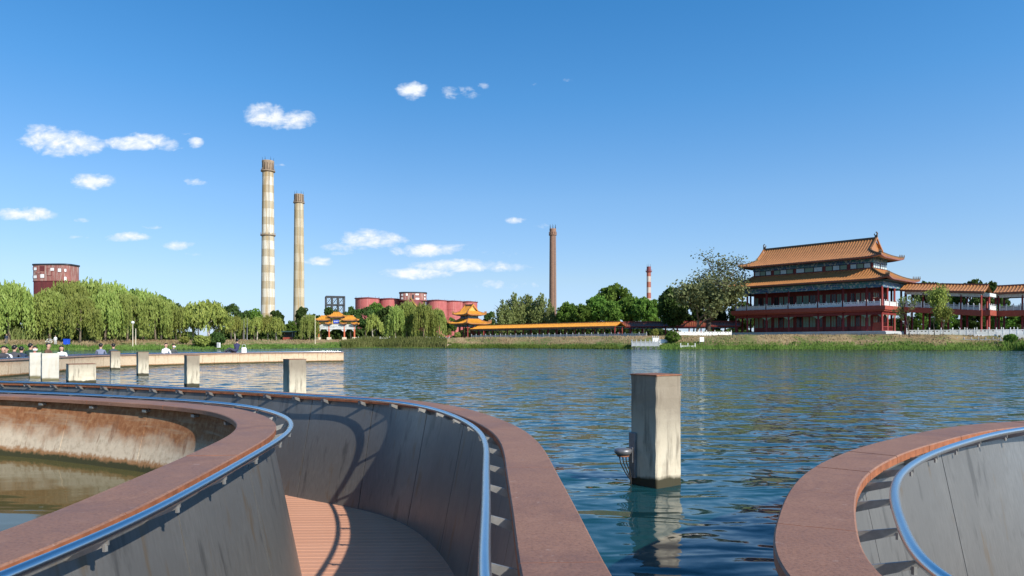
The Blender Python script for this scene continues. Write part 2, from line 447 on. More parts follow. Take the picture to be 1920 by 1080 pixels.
# ------------------------------------------------------------------ curves
def catmull(pts, step=.05, smooth=2):
    pts = [Vector((p[0], p[1])) for p in pts]
    out = []
    for i in range(len(pts)-1):
        p0, p1, p2, p3 = pts[max(i-1,0)], pts[i], pts[i+1], pts[min(i+2,len(pts)-1)]
        n = max(2, int((p2-p1).length/step))
        # centripetal-like tangents, scaled to the span
        d = (p2-p1).length
        m1 = (p2-p0)/max((p2-p0).length,1e-6)*d; m2 = (p3-p1)/max((p3-p1).length,1e-6)*d
        for k in range(n):
            t = k/n; t2 = t*t; t3 = t2*t
            out.append(p1*(2*t3-3*t2+1) + m1*(t3-2*t2+t) + p2*(-2*t3+3*t2) + m2*(t3-t2))
    out.append(pts[-1])
    out = resample(out, step)
    for _ in range(smooth):
        o = list(out)
        for i in range(1, len(out)-1):
            a, b = max(0, i-4), min(len(out)-1, i+4); r = min(i-a, b-i)
            seg = out[i-r:i+r+1]
            o[i] = sum(seg, Vector((0,0)))/len(seg)
        out = o
    return out
def resample(pts, step):
    L = [0]
    for i in range(len(pts)-1): L.append(L[-1] + (pts[i+1]-pts[i]).length)
    n = max(2, int(L[-1]/step)); out = []; k = 0
    for i in range(n+1):
        s = L[-1]*i/n
        while k < len(L)-2 and L[k+1] < s: k += 1
        f = (s-L[k])/max(L[k+1]-L[k], 1e-9)
        out.append(pts[k].lerp(pts[k+1], min(1,max(0,f))))
    return out
def normals(pts):
    out = []
    for i in range(len(pts)):
        t = pts[min(i+1,len(pts)-1)] - pts[max(i-1,0)]; t.normalize()
        out.append(Vector((-t.y, t.x)))        # left of travel
    return out
def off(pts, ns, d): return [p + n*d for p, n in zip(pts, ns)]

ZCAP = ZC - .617        # top of the parapet caps
ZDECK = ZC - 1.77       # sunken walking deck
CAPT = .042
rng = random.Random(7)

def parapet(name, label, cat, curve, side, width, rail_off, panel_len, slab_len, brk, outer, in_top=.035, in_bot=.19, outer_fix=False, batter=-.10):
    """curve: deck-side cap edge; side +1 when the deck lies left of travel"""
    root = thing(name, label, cat, (curve[len(curve)//2].x, curve[len(curve)//2].y, ZDECK))
    L0 = root.location.copy()
    ns = [n*side for n in normals(curve)]          # towards the deck
    st = .05
    def V(p, z): return (p.x-L0.x, p.y-L0.y, z-L0.z)
    N = len(curve)
    bot = off(curve, ns, in_bot); top = off(curve, ns, -in_top)
    # dark backing sheet
    bk_t, bk_b = off(curve, ns, -in_top-.02), off(curve, ns, in_bot-.03)
    mb = MB()
    for i in range(0, N-1, 2):
        j = min(i+2, N-1)
        mb.face([V(bk_b[i],ZDECK-.02), V(bk_b[j],ZDECK-.02), V(bk_t[j],ZCAP-.02), V(bk_t[i],ZCAP-.02)])
    part('backing_sheet', mb, MAT['panel_back'], root)
    # inner steel panels
    k = max(4, int(panel_len/st)); i = 0
    while i < N-1:
        j = min(i+k, N-1)
        if N-1-j < k*.3: j = N-1
        g = .005
        mb = MB(); idx = list(range(i, j+1))
        vs = []
        for q, a in enumerate(idx):
            e = 0.0
            tdir = Vector((ns[a].y, -ns[a].x))
            if a == i: e = g
            if a == j: e = -g
            t_ = (curve[min(a+1,N-1)]-curve[max(a-1,0)]).normalized()
            pb, pt = bot[a] + t_*e, top[a] + t_*e
            vs += [V(pb, ZDECK-.02), V(pt, ZCAP-CAPT-.004), V(pt - ns[a]*.016, ZCAP-CAPT-.004), V(pb - ns[a]*.016, ZDECK-.02)]
        fs = []
        for q in range(len(idx)-1):
            a = q*4
            fs += [(a,a+1,a+5,a+4), (a+1,a+2,a+6,a+5), (a+2,a+3,a+7,a+6), (a+3,a,a+4,a+7)]
        fs += [(0,3,2,1), (len(vs)-4,len(vs)-3,len(vs)-2,len(vs)-1)]
        mb.add(vs, fs)
        part('steel_panel', mb, MAT['panel'], root, True if False else False)
        i = j
    # cap slabs
    k = max(3, int(slab_len/st)); i = 0
    out = off(curve, ns, -width)
    while i < N-1:
        j = min(i+k, N-1)
        if N-1-j < k*.3: j = N-1
        mb = MB(); g = .003; b = .006
        idx = list(range(i, j+1)); vs = []; dz = rng.uniform(-.0012, .0012)
        for a in idx:
            e = g if a == i else (-g if a == j else 0)
            t_ = (curve[min(a+1,N-1)]-curve[max(a-1,0)]).normalized()*e
            p, q_ = curve[a]+t_, out[a]+t_
            n_ = ns[a]
            vs += [V(p, ZCAP-CAPT), V(p, ZCAP-b+dz), V(p-n_*b, ZCAP+dz), V(q_+n_*b, ZCAP+dz), V(q_, ZCAP-b+dz), V(q_, ZCAP-CAPT)]
        fs = []; ms = []
        for q in range(len(idx)-1):
            a = q*6
            for r_ in range(6):
                s_ = (r_+1) % 6
                fs.append((a+r_, a+s_, a+6+s_, a+6+r_)); ms.append(1 if r_ in (0, 5) else 0)
        fs += [tuple(reversed(range(6))), tuple(range(len(vs)-6, len(vs)))]; ms += [1, 1]
        n0 = len(mb.v); mb.v += vs; mb.f += fs; mb.m += ms
        part('cap_slab', mb, [MAT['cap'], MAT['cap_edge']], root)
        i = j
    # handrail tube
    rp = off(curve, ns, rail_off)
    mb = MB(); mb.tube([V(p, ZCAP+.008) for p in rp], .0185, 12)
    hr = part('handrail', mb, MAT['rail'], root, True)
    # brackets: flat tapered bars from the wall head out to the rail
    k = int(brk/st)
    for a in range(k//2, N-1, k):
        a2 = min(N-1, a + rng.choice((0, 0, 1, -1)))
        n_, p = ns[a2], curve[a2]; t_ = Vector((-n_.y, n_.x))*.004
        s0, s1 = p - n_*.03, p + n_*(rail_off+.004)
        vs = []
        for sg in (-1, 1):
            tt = t_*sg
            vs += [V(s0+tt, ZCAP-CAPT-.001), V(s0+tt, ZCAP-CAPT-.045), V(s1+tt, ZCAP-.030), V(s1+tt, ZCAP-.008)]
        mb = MB(); mb.add(vs, [(0,1,2,3),(7,6,5,4),(0,4,5,1),(1,5,6,2),(2,6,7,3),(3,7,4,0)])
        mb.tube([V(s1 - n_*.012, ZCAP-.05), V(s1 - n_*.012, ZCAP-.026)], .009, 6)
        part('rail_bracket', mb, MAT['bracket'], root)
    # outer plates down into the water
    k = max(4, int(1.35/st)); i = 0
    w0 = off(curve, ns, -width+.075)
    w1 = off(curve, ns, -width-batter)
    while i < N-1:
        j = min(i+k, N-1)
        if N-1-j < k*.3: j = N-1
        mb = MB(); vs = []; idx = list(range(i, j+1))
        for a in idx:
            e = .004 if a == i else (-.004 if a == j else 0)
            t_ = (curve[min(a+1,N-1)]-curve[max(a-1,0)]).normalized()*e
            q0, q1 = w0[a]+t_, w1[a]+t_
            vs += [V(q1, -.35), V(q0, ZCAP-CAPT-.003), V(q0+ns[a]*.02, ZCAP-CAPT-.003), V(q1+ns[a]*.02, -.35)]
        fs = []
        for q in range(len(idx)-1):
            a = q*4
            fs += [(a,a+1,a+5,a+4), (a+1,a+2,a+6,a+5), (a+2,a+3,a+7,a+6), (a+3,a,a+4,a+7)]
        fs += [(0,3,2,1), (len(vs)-4,len(vs)-3,len(vs)-2,len(vs)-1)]
        # object coordinates of the plates carry the height above the lake
        mb.add([(v[0], v[1], v[2]+L0.z) for v in vs], fs)
        o = part('lime_plate', mb, outer, root); o.location = (0, 0, -L0.z)
        i = j
    if outer_fix:      # small clamps and cable trunking under the water-side lip
        k = int(.9/st)
        for a in range(k//2, N-1, k):
            n_ = ns[a]; p = w0[a] - n_*.012; t_ = Vector((-n_.y, n_.x))
            mb = MB()
            mb.add([V(p+t_*.03,ZCAP-CAPT-.02), V(p-t_*.03,ZCAP-CAPT-.02), V(p-t_*.03-n_*.05,ZCAP-CAPT-.02), V(p+t_*.03-n_*.05,ZCAP-CAPT-.02),
                    V(p+t_*.03,ZCAP-CAPT-.045), V(p-t_*.03,ZCAP-CAPT-.045), V(p-t_*.03-n_*.05,ZCAP-CAPT-.045), V(p+t_*.03-n_*.05,ZCAP-CAPT-.045)],
                   [(0,1,2,3),(7,6,5,4),(0,4,5,1),(1,5,6,2),(2,6,7,3),(3,7,4,0)])
            part('lamp_clamp', mb, MAT['bracket'], root)
    return root

def pxz(lst): return [onz(x, y, ZCAP) for x, y in lst]
# left peninsula (deck-side cap edge), from behind the camera round the tip and away to the left
left_c = catmull([(-2.9,-.9),(-2.05,0),(-1.62,.75),(-1.46,1.4)] + pxz([(0,1060),(81.5,1031),(204,978),(326,917),(448,852),(505,819),(519,803),(515,789),(489,776.5),(448,766),(367,757),(244,749),(122,742.5),(0,738)])
                 + [(-9.0,9.35),(-14,10.7),(-20,12.4)], .05, 3)
outer_c = catmull([(-24,15.6),(-18,13.6),(-12.4,11.9)] + pxz([(0,716.7),(163,720.8),(326,728),(489,736),(602,743.5),(724,751.5),(806,762.5),(867,780),(918,806),(940,834),(948.5,884),(961,966),(975,1080)])
                  + [(.05,1.45),(.16,1.05),(.36,.78),(.5,.72)], .05, 3)
right_c = catmull([(.5,.72),(.72,.82),(.9,1.1),(.985,1.45)] + pxz([(1629.6,1080),(1614.6,1023),(1602,954.7),(1612.5,903.4),(1642,875.7),(1698,848),(1753,831),(1826,812),(1920,799)])
                  + [(5.2,5.55),(7.5,6.2),(11,6.6),(16,6.4)], .05, 3)

PW = .28
parapet('curved_parapet', 'curved rust-capped steel parapet rounding the green pond, its hairpin tip nearest the deck', 'parapet', left_c, -1, PW, .105, 1.15, 1.3, .60, MAT['lime_near'], outer_fix=True, batter=.17)
parapet('curved_parapet', 'long curved parapet between sunlit boardwalk and open lake, dark inner steel panels in shade', 'parapet', outer_c, -1, PW*.87, .095, 1.0, 1.5, .55, MAT['lime_near'])
parapet('curved_parapet', 'sunlit curved parapet with short jointed cap slabs, bending away beside the square pillar', 'parapet', right_c, -1, PW*.90, .135, 1.5, .62, .45, MAT['lime_near'])

# deck: dark underlay and cross boards
mb = MB(); mb.face([(-13,-4,ZDECK-.03),(9,-4,ZDECK-.03),(9,14,ZDECK-.03),(-13,14,ZDECK-.03)])
deck = struct(part('boardwalk', mb, MAT['deck_base']), label='sunken red-brown boardwalk')
pm = MB(); pm.bbox(-2.6, 2.6, 0, .0925, -.026, 0, .003)
plank_me = pm.mesh('plank', MAT['plank'])
y = .4
while y < 9.6:
    o = link('plank', plank_me, deck, (-2.2 - .35*max(0, y-6), y, ZDECK)); o.rotation_euler = (0, 0, R(1.6 + rng.uniform(-.12,.12)))
    y += .0965
pm2 = MB(); pm2.bbox(-2.0, 2.0, 0, .0925, -.026, 0, .003); plank2 = pm2.mesh('plank', MAT['plank'])

# ------------------------------------------------------------------ far arm of the walkway
far_front = catmull([(-27,14.5),(-22.5,18),(-19.4,22)] + [(-18.9,25.7),(-20.2,31),(-20.6,36.5),(-18.2,41.6),(-15.2,45.2),(-12.6,47.4),(-11.6,47.8)], .25, 1)
fn = normals(far_front)        # left of travel = landward side
far_back = off(far_front, fn, 2.3)
def far_wall(name, label, curve, inward, mat):
    root = thing(name, label, 'parapet', (curve[len(curve)//2].x, curve[len(curve)//2].y, 0))
    L0 = root.location.copy()
    ns = [n*inward for n in normals(curve)]
    N = len(curve); k = 6; i = 0
    def V(p, z): return (p.x-L0.x, p.y-L0.y, z)
    inn = off(curve, ns, .3); lipo = off(curve, ns, -.05); faceb = off(curve, ns, .03)
    while i < N-1:
        j = min(i+k, N-1)
        if N-1-j < 2: j = N-1
        for nm, m in (('lime_plate', mat), ('cap_slab', MAT['far_cap'])):
            mb = MB(); vs = []
            for a in range(i, j+1):
                e = .006 if a == i else (-.006 if a == j else 0)
                t_ = (curve[min(a+1,N-1)]-curve[max(a-1,0)]).normalized()*e
                if nm == 'lime_plate':
                    vs += [V(faceb[a]+t_,-.3), V(curve[a]+t_,ZCAP-.055), V(inn[a]+t_,ZCAP-.055), V(inn[a]+ns[a]*.1+t_,ZDECK)]
                else:
                    vs += [V(lipo[a]+t_,ZCAP-.05), V(lipo[a]+t_,ZCAP), V(inn[a]+t_,ZCAP), V(inn[a]+t_,ZCAP-.05)]
            fs = []
            for q in range(j-i):
                a = q*4
                fs += [(a,a+1,a+5,a+4), (a+1,a+2,a+6,a+5), (a+2,a+3,a+7,a+6), (a+3,a,a+4,a+7)]
            fs += [(0,3,2,1), (len(vs)-4,len(vs)-3,len(vs)-2,len(vs)-1)]
            mb.add(vs, fs); part(nm, mb, m, root)
        i = j
    mb = MB(); mb.tube([V(p, ZCAP+.02) for p in off(curve, ns, .38)], .024, 6)
    part('handrail', mb, MAT['rail'], root, True)
    for a in range(2, N-1, 4):
        mb = MB(); p = curve[a]+ns[a]*.29; q = curve[a]+ns[a]*.38
        mb.tube([V(p,ZCAP-.07), V(q,ZCAP)], .012, 5); part('rail_bracket', mb, MAT['bracket'], root)
    return root
far_wall('walkway_wall', 'pale lime-washed walkway wall across the water with people standing behind it', far_front, 1, MAT['lime_far'])
far_wall('walkway_wall', 'far parapet behind the people on the distant walkway arm', far_back, -1, MAT['lime_far'])
# end wall closing the far arm
e0, e1 = far_front[-1], far_back[-1]
ec = resample([e0 + (e1-e0)*.14, e1 - (e1-e0)*.14], .25)
far_wall('walkway_wall', 'short end wall closing the tip of the distant walkway arm', ec, 1, MAT['lime_far'])
mb = MB()
for i in range(len(far_front)-1):
    mb.face([(far_front[i].x,far_front[i].y,ZDECK-.002),(far_front[i+1].x,far_front[i+1].y,ZDECK-.002),(far_back[i+1].x,far_back[i+1].y,ZDECK-.002),(far_back[i].x,far_back[i].y,ZDECK-.002)])
struct(part('far_boardwalk', mb, MAT['plank']))

# ------------------------------------------------------------------ water
def poly_obj(name, pts, z, mat):
    from mathutils.geometry import tessellate_polygon
    v3 = [Vector((p[0], p[1], z)) for p in pts]
    tri = tessellate_polygon([v3])
    me = bpy.data.meshes.new(name); fs = []
    for a, b, c in tri:
        n = (v3[b]-v3[a]).cross(v3[c]-v3[a])
        fs.append((a,b,c) if n.z > 0 else (a,c,b))
    me.from_pydata([tuple(v) for v in v3], [], fs); me.materials.append(mat)
    return link(name, me)
on = normals(outer_c); rn = normals(right_c); ln = normals(left_c)
ow = off(outer_c, on, PW*.87-.13)[::4]; rw = off(right_c, rn, PW*.90-.13)[::4]; lw = off(left_c, ln, PW-.13)[::4]
lake = [(p.x,p.y) for p in ow] + [(p.x,p.y) for p in rw[1:]] + [(60,4),(420,4),(420,330),(-420,330),(-420,40)]
fb = off(far_back, normals(far_back), -.15)
ff = off(far_front, fn, .15)
lake += [(p.x,p.y) for p in off(far_back, normals(far_back), -.12)[::3]] + [(p.x,p.y) for p in reversed(ff[::3])]
lk = struct(poly_obj('lake', lake, 0.0, MAT['water']), label='rippled blue lake water')
pond = [(p.x,p.y) for p in lw] + [(-24,9),(-24,-.2)]
struct(poly_obj('pond', pond, 0.0, MAT['pond']), label='calm olive pond water')

# ------------------------------------------------------------------ terrain beyond the lake
SHX = [-2500,-600,0,240,420,560,700,830,1000,1190,1300,1500,1700,1920,2600,4600]
SHD = [60,75,112,128,138,164,173,168,158,139,134,128,122,114,95,70]
BKX = [-2500,0,300,560,640,680,830,870,1000,1180,1300,1400,1700,1920,2600,4600]
BKZ = [1.6,1.6,1.8,1.9,1.9,2.0,2.2,2.6,2.7,2.75,2.8,2.9,2.9,2.6,2.6,2.6]
BKW = [14,14,16,14,9,5,6,12,13,13,13,13,13,14,14,14]
def shore(px): return float(np.interp(px, SHX, SHD))
def gz(px, D):
    s = D - shore(px); zt = float(np.interp(px, BKX, BKZ)); w = float(np.interp(px, BKX, BKW))
    if s < 0: return max(-1.2, s*.14)
    k = min(1, s/w); k = k*k*(3-2*k)*.55 + k*.45
    return zt*k + min(1.0, max(0, (s-60)/400))*1.0
cols = np.concatenate([np.linspace(-2400,-200,16), np.linspace(-160,2080,150), np.linspace(2150,4500,16)])
sd_ = np.concatenate([[-8,-4,-1.5,-.5], np.linspace(0,20,16), [24,30,40,60,90,140,220,400,800,1600,3200]])
vs = []; fs = []
nr = random.Random(3)
for ci, c in enumerate(cols):
    for si, s in enumerate(sd_):
        D = shore(c) + s
        if 0 <= s < 25: D += math.sin(c*.021)*.9 + math.sin(c*.063+1)*.5
        z = gz(c, shore(c)+s) + ((nr.uniform(-.12,.12) + .16*math.sin(c*.05)*math.sin(c*.017+s*.3)) if 2 < s < 30 else 0)
        vs.append(((c-960)/F*D, D, z))
m = len(sd_)
for i in range(len(cols)-1):
    for j in range(m-1):
        fs.append((i*m+j, (i+1)*m+j, (i+1)*m+j+1, i*m+j+1))
me = bpy.data.meshes.new('ground'); me.from_pydata(vs, [], fs)
me.polygons.foreach_set('use_smooth', [True]*len(fs))
t = NT('shore_ground')
z = t.sep()[2]; n1 = t.noise(.16, 6, .7); n2 = t.noise(1.4, 5, .7, (1, .35, 1)); n3 = t.noise(.13, 5, .65)
dry = t.ramp(n2, [(.25,(.20,.135,.065)),(.5,(.33,.235,.12)),(.8,(.42,.32,.19))])
grn = t.ramp(n2, [(.25,(.045,.085,.014)),(.6,(.10,.17,.03)),(.85,(.17,.22,.05))])
zz = t.math('ADD', z, t.math('MULTIPLY', t.math('SUBTRACT', n1, .5), 2.6))
c = t.mix(t.step(zz, .75, 1.5), grn, dry)
c = t.mix(t.math('MULTIPLY', t.step(n3, .47, .58), .75, True), c, grn)
c = t.mix(t.step(z, .12, .02), c, (.05,.045,.025))
t.set(c, .95, 0, .1); t.bump(n2, .6, .12)
me.materials.append(t.m)
struct(link('ground', me), label='grassy lake shore')

# ------------------------------------------------------------------ pillars in the water
def pillar(label, loc, w, d, h, rz, mat, plate=True, group='concrete posts standing in the lake'):
    root = thing('concrete_post', label, 'post', (loc[0], loc[1], 0), rz, group)
    n = 18; mb = MB(); b = .010
    rr = random.Random(int(loc[0]*100))
    rings = []
    for k in range(n+1):
        z = -.8 + (h+.8)*k/n
        e = lambda: rr.uniform(-.004, .004)
        rings.append([(b+e(),0+e(),z),(w-b+e(),0+e(),z),(w+e(),b+e(),z),(w+e(),d-b+e(),z),(w-b+e(),d+e(),z),(b+e(),d+e(),z),(0+e(),d-b+e(),z),(0+e(),b+e(),z)])
    vs = [p for r_ in rings for p in r_]; fs = []
    for k in range(n):
        for i in range(8):
            j = (i+1) % 8; fs.append((k*8+i, k*8+j, (k+1)*8+j, (k+1)*8+i))
    fs.append(tuple(range(n*8, n*8+8)))
    mb.add(vs, fs); part('shaft', mb, mat, root)
    if plate:
        mb = MB(); mb.bbox(-.006, w+.006, -.006, d+.006, h, h+.012, .003); part('top_plate', mb, MAT['rust_plate'], root)
    return root
# nearest post: measured corner, 0.32 m square, turned 35 degrees
al = 55.1
Fx, Fy = 1.272, 6.1
near = pillar('large square concrete post nearest the camera, lamp box on its shaded side', (Fx, Fy), .32, .32, ZC-60*6.1/F-.012, R(90-al), MAT['concrete'])
# lamp box, lamp and cables on its left side (local x < 0 is the shaded face)
mb = MB(); mb.bbox(-.032, -.001, .235, .315, .06, .47, .005); bx = part('junction_box', mb, MAT['lamp_metal'], near)
mb = MB(); mb.bbox(-.046, -.033, .25, .305, .2, .34, .004); part('box_cover', mb, MAT['lamp_metal'], bx)
mb = MB(); mb.lathe([(.02,0),(.06,.012),(.078,.03),(.08,.05),(.074,.062),(.03,.07)], 18, (-.125,.29,.265)); lp = part('flood_lamp', mb, MAT['lamp_metal'], near, True)
mb = MB(); mb.lathe([(.0,0),(.055,.0),(.056,.01)], 16, (-.125,.29,.261)); part('lamp_lens', mb, MAT['rust_plate'], lp)
for q in range(3):
    mb = MB(); mb.tube([(-.17+.03*q,.29-.01*q,.265),(-.16+.035*q,.28,.2),(-.11+.03*q,.28,.12),(-.05+.006*q,.27,.04),(-.03,.27,-.1)], .006, 5)
    part('cable', mb, MAT['cable'], near, True)
mb = MB(); mb.tube([(-.04,.285,.31),(-.125,.29,.31)], .012, 6); part('lamp_arm', mb, MAT['dark_metal'], near)

def post_px(label, x0, x1, xc, ytop, D, h, mat, plate=True):
    """left edge, right edge, front corner between shaded and lit face (photo pixels)"""
    a = R(38)                                   # all posts stand square to the nearest one
    dl = math.atan2(xc-x0, x1-xc)
    w = (x1-xc)/F*math.hypot(D, (xc-960)/F*D)/math.cos(dl)*math.cos(math.atan2(abs(xc-960), F))
    d = w
    return pillar(label, ((xc-960)/F*D, D), w, d, h, a, mat, plate)
post_px('slim pale post standing left of the twin post, second from the left', 55, 74, 55.5, 661, 25.3, .93, MAT['plaster'], False)
post_px('broad pale plastered post beside a slimmer one, dark left edge', 75.5, 105.5, 78.5, 662, 23.6, .93, MAT['plaster'], False)
post_px('short wide concrete block lower than the other posts', 125, 173, 128.5, 683, 22.0, .60, MAT['concrete'])
post_px('farthest small concrete post in front of the pale walkway wall', 207, 223.5, 208.2, 659, 33.4, .87, MAT['concrete'])
post_px('slim concrete post with dark left edge, between the farthest post and the central one', 257, 277, 259, 661, 27.3, .92, MAT['concrete'])
post_px('concrete post standing before the middle of the pale walkway wall', 346, 372.5, 350.5, 667, 20.4, .91, MAT['concrete'])
post_px('concrete post with broad shaded left face behind the parapet cap, under the walkway tip', 533, 574, 542.5, 674.5, 15.5, .91, MAT['concrete'])
# ------------------------------------------------------------------ Chinese roofs
def roof_z(y, D, zE, zT, a=.55):
    s = max(0, min(1, y/D)); return zE + (zT-zE)*(a*s + (1-a)*s*s)
def slope(parent, origin, ux, uy, L, ymaxf, D, zE, zT, up, pitch, mats, curve_end=4.0, name='roof_slope', both=True, rib=.13, drop=None):
    """one tiled slope. local 2D: x along the eave (0..L), y inwards. mats = (tile, edge)"""
    n = max(4, int(L/pitch)); ux = Vector(ux); uy = Vector(uy); o = Vector(origin)
    xs = [L*i/n for i in range(n+1)]
    def zf(x, y):
        e = min(x, L-x); u_ = up*max(0, 1-e/curve_end)**2.2*max(0, 1-y/(D*.8))**1.5 if up else 0
        z = roof_z(y, D, zE, zT) + u_
        if drop: z += drop(x/L)
        return z
    def W(x, y, dz=0):
        p = o + ux*x + uy*y
        # eave corners push outwards a little
        if up:
            e = min(x, L-x); k = max(0, 1-e/curve_end)**2*max(0,1-y/(D*.5))
            p = p - uy*(.35*up*k) + ux*((-1 if x < L/2 else 1)*.35*up*k)
        return (p.x, p.y, zf(x, y)+dz)
    K = 6; sheet = MB(); ribs = MB(); fas = MB()
    rows = []
    for x in xs:
        ym = max(0.02, ymaxf(x)); rows.append([W(x, ym*k/K) for k in range(K+1)])
    vs = [p for r_ in rows for p in r_]; fs = []
    for i in range(n):
        for k in range(K):
            a = i*(K+1)+k; fs.append((a, a+K+1, a+K+2, a+1))
    sheet.add(vs, fs)
    # under-sheet gives the roof its thickness
    vs2 = [(p[0], p[1], p[2]-.22) for p in vs]
    sheet.add(vs2, [tuple(reversed(f)) for f in fs])
    s_o = part(name, sheet, mats[0], parent, False)
    hw = pitch*.27
    for i in range(n+1):
        x = min(max(xs[i], hw), L-hw); ym = max(.05, ymaxf(xs[i]))
        vs = []
        for k in range(K+1):
            y = ym*k/K
            vs += [W(x-hw, y, .005), W(x, y, rib), W(x+hw, y, .005)]
        fs = []
        for k in range(K):
            a = k*3; fs += [(a,a+1,a+4,a+3), (a+1,a+2,a+5,a+4)]
        fs.append((0,2,1)); ribs.add(vs, fs)
    r_o = part('tile_rows', ribs, mats[0], s_o); r_o['kind'] = 'stuff'
    for i in range(n):
        a, b = W(xs[i], 0, -.22), W(xs[i+1], 0, -.22)
        fas.face([a, b, W(xs[i+1],0,.04), W(xs[i],0,.04)])
        fas.face([a, b, tuple(Vector(b)+uy*.6+Vector((0,0,-.12))), tuple(Vector(a)+uy*.6+Vector((0,0,-.12)))])
    part('eave_edge', fas, mats[1], s_o)
    return W
def ridge_tube(parent, pts, r, mat, name='ridge'):
    mb = MB(); pts = [Vector(p) for p in pts]
    # ridge of rectangular section
    vs = []; 
    for i, p in enumerate(pts):
        t_ = (pts[min(i+1,len(pts)-1)] - pts[max(i-1,0)]); w = Vector((-t_.y, t_.x, 0))
        w = w.normalized()*r if w.length > 1e-6 else Vector((r,0,0))
        vs += [p-w, p+w, p+w+Vector((0,0,2.2*r)), p-w+Vector((0,0,2.2*r))]
    fs = []
    for i in range(len(pts)-1):
        a = i*4
        for k in range(4): fs.append((a+k, a+(k+1)%4, a+4+(k+1)%4, a+4+k))
    fs += [(3,2,1,0), tuple(len(vs)-4+k for k in range(4))]
    mb.add(vs, fs); return part(name, mb, mat, parent)
def finial(parent, p, h, mat, flip=1):
    mb = MB(); x, y, z = p
    mb.box(x-.22*h, x+.22*h, y-.12*h, y+.12*h, z, z+.45*h)
    mb.tube([(x-.1*h*flip,y,z+.4*h),(x-.18*h*flip,y,z+.75*h),(x-.05*h*flip,y,z+1.0*h),(x+.12*h*flip,y,z+.95*h)], [.14*h,.13*h,.1*h,.04*h], 6)
    mb.tube([(x+.15*h*flip,y,z+.4*h),(x+.3*h*flip,y,z+.62*h),(x+.24*h*flip,y,z+.8*h)], [.1*h,.08*h,.03*h], 6)
    return part('ridge_finial', mb, mat, parent)
def beasts(parent, pts, mat, h):
    for p in pts:
        mb = MB(); mb.lathe([(.10,0),(.12,.35*h),(.05,.6*h),(.09,.75*h),(.02,h)], 6, tuple(p)); part('ridge_beast', mb, mat, parent)

def ring_roof(parent, x0, x1, y0, y1, dep, zE, zT, up, pitch, mats, rmat, ce=4.0):
    """skirt roof round a rectangle; dep = slope depth inwards"""
    Lx, Ly = x1-x0, y1-y0
    fx = lambda x: min(dep, max(0,x), max(0,Lx-x)); fy = lambda x: min(dep, max(0,x), max(0,Ly-x))
    W1 = slope(parent, (x0,y0,0), (1,0,0), (0,1,0), Lx, fx, dep, zE, zT, up, pitch, mats, ce)
    W2 = slope(parent, (x1,y0,0), (0,1,0), (-1,0,0), Ly, fy, dep, zE, zT, up, pitch, mats, ce)
    W3 = slope(parent, (x1,y1,0), (-1,0,0), (0,-1,0), Lx, fx, dep, zE, zT, up, pitch, mats, ce)
    W4 = slope(parent, (x0,y1,0), (0,-1,0), (1,0,0), Ly, fy, dep, zE, zT, up, pitch, mats, ce)
    for W, L in ((W1,Lx),(W2,Ly),(W3,Lx),(W4,Ly)):
        pts = [W(dep*k/8, dep*k/8, .02) for k in range(9)]
        ridge_tube(parent, pts, .13*pitch/.6, rmat, 'hip_ridge')
        beasts(parent, [Vector(pts[k]).lerp(Vector(pts[k+1]), f)+Vector((0,0,.25)) for k, f in ((0,.0),(0,.35),(0,.7),(1,.1),(1,.5))], rmat, .6*pitch/.6)
    return W1
def xieshan(parent, x0, x1, y0, y1, zE, zT, g, up, pitch, mats, rmat, gmat, ce=4.0, fh=1.0):
    """hip-and-gable roof, ridge along x, gables g in from the ends"""
    Lx, Ly = x1-x0, y1-y0; dep = Ly/2
    fx = lambda x: dep if g <= x <= Lx-g else min(dep, max(0,min(x,Lx-x)))
    fy = lambda x: min(g, max(0,x), max(0,Ly-x))
    zg = roof_z(g, dep, zE, zT)
    W1 = slope(parent, (x0,y0,0), (1,0,0), (0,1,0), Lx, fx, dep, zE, zT, up, pitch, mats, ce)
    W3 = slope(parent, (x1,y1,0), (-1,0,0), (0,-1,0), Lx, fx, dep, zE, zT, up, pitch, mats, ce)
    W2 = slope(parent, (x1,y0,0), (0,1,0), (-1,0,0), Ly, fy, dep, zE, zT, up, pitch, mats, ce)
    W4 = slope(parent, (x0,y1,0), (0,-1,0), (1,0,0), Ly, fy, dep, zE, zT, up, pitch, mats, ce)
    yc = (y0+y1)/2
    for sx, xg in ((-1, x0+g), (1, x1-g)):
        pts = []
        K = 8
        for k in range(K+1):
            y = g + (dep-g)*k/K; pts.append((xg, y0+y, roof_z(y, dep, zE, zT)))
        for k in range(K-1, -1, -1):
            y = g + (dep-g)*k/K; pts.append((xg, y1-y, roof_z(y, dep, zE, zT)))
        mb = MB(); mb.face([(p[0]-sx*.25,p[1],p[2]) for p in (pts if sx > 0 else pts[::-1])]); part('gable', mb, gmat, parent)
        # verge board
        q = [Vector(p)+Vector((sx*.12,0,.02)) for p in pts]
        ridge_tube(parent, q[:K+1], .18*pitch/.6, mats[0], 'verge'); ridge_tube(parent, q[K:], .18*pitch/.6, mats[0], 'verge')
    for W in (W1, W2, W3, W4):
        pts = [W(g*k/8, g*k/8, .02) for k in range(9)]
        ridge_tube(parent, pts, .13*pitch/.6, rmat, 'hip_ridge')
        beasts(parent, [Vector(pts[k]).lerp(Vector(pts[k+1]), f)+Vector((0,0,.25)) for k, f in ((0,.0),(0,.5),(1,.0),(1,.5))], rmat, .55*pitch/.6)
    ridge_tube(parent, [(x0+g-.1,yc,zT-.05),(x1-g+.1,yc,zT-.05)], .2*pitch/.6, rmat, 'main_ridge')
    finial(parent, (x0+g, yc, zT+.2), fh, rmat, 1); finial(parent, (x1-g, yc, zT+.2), fh, rmat, -1)

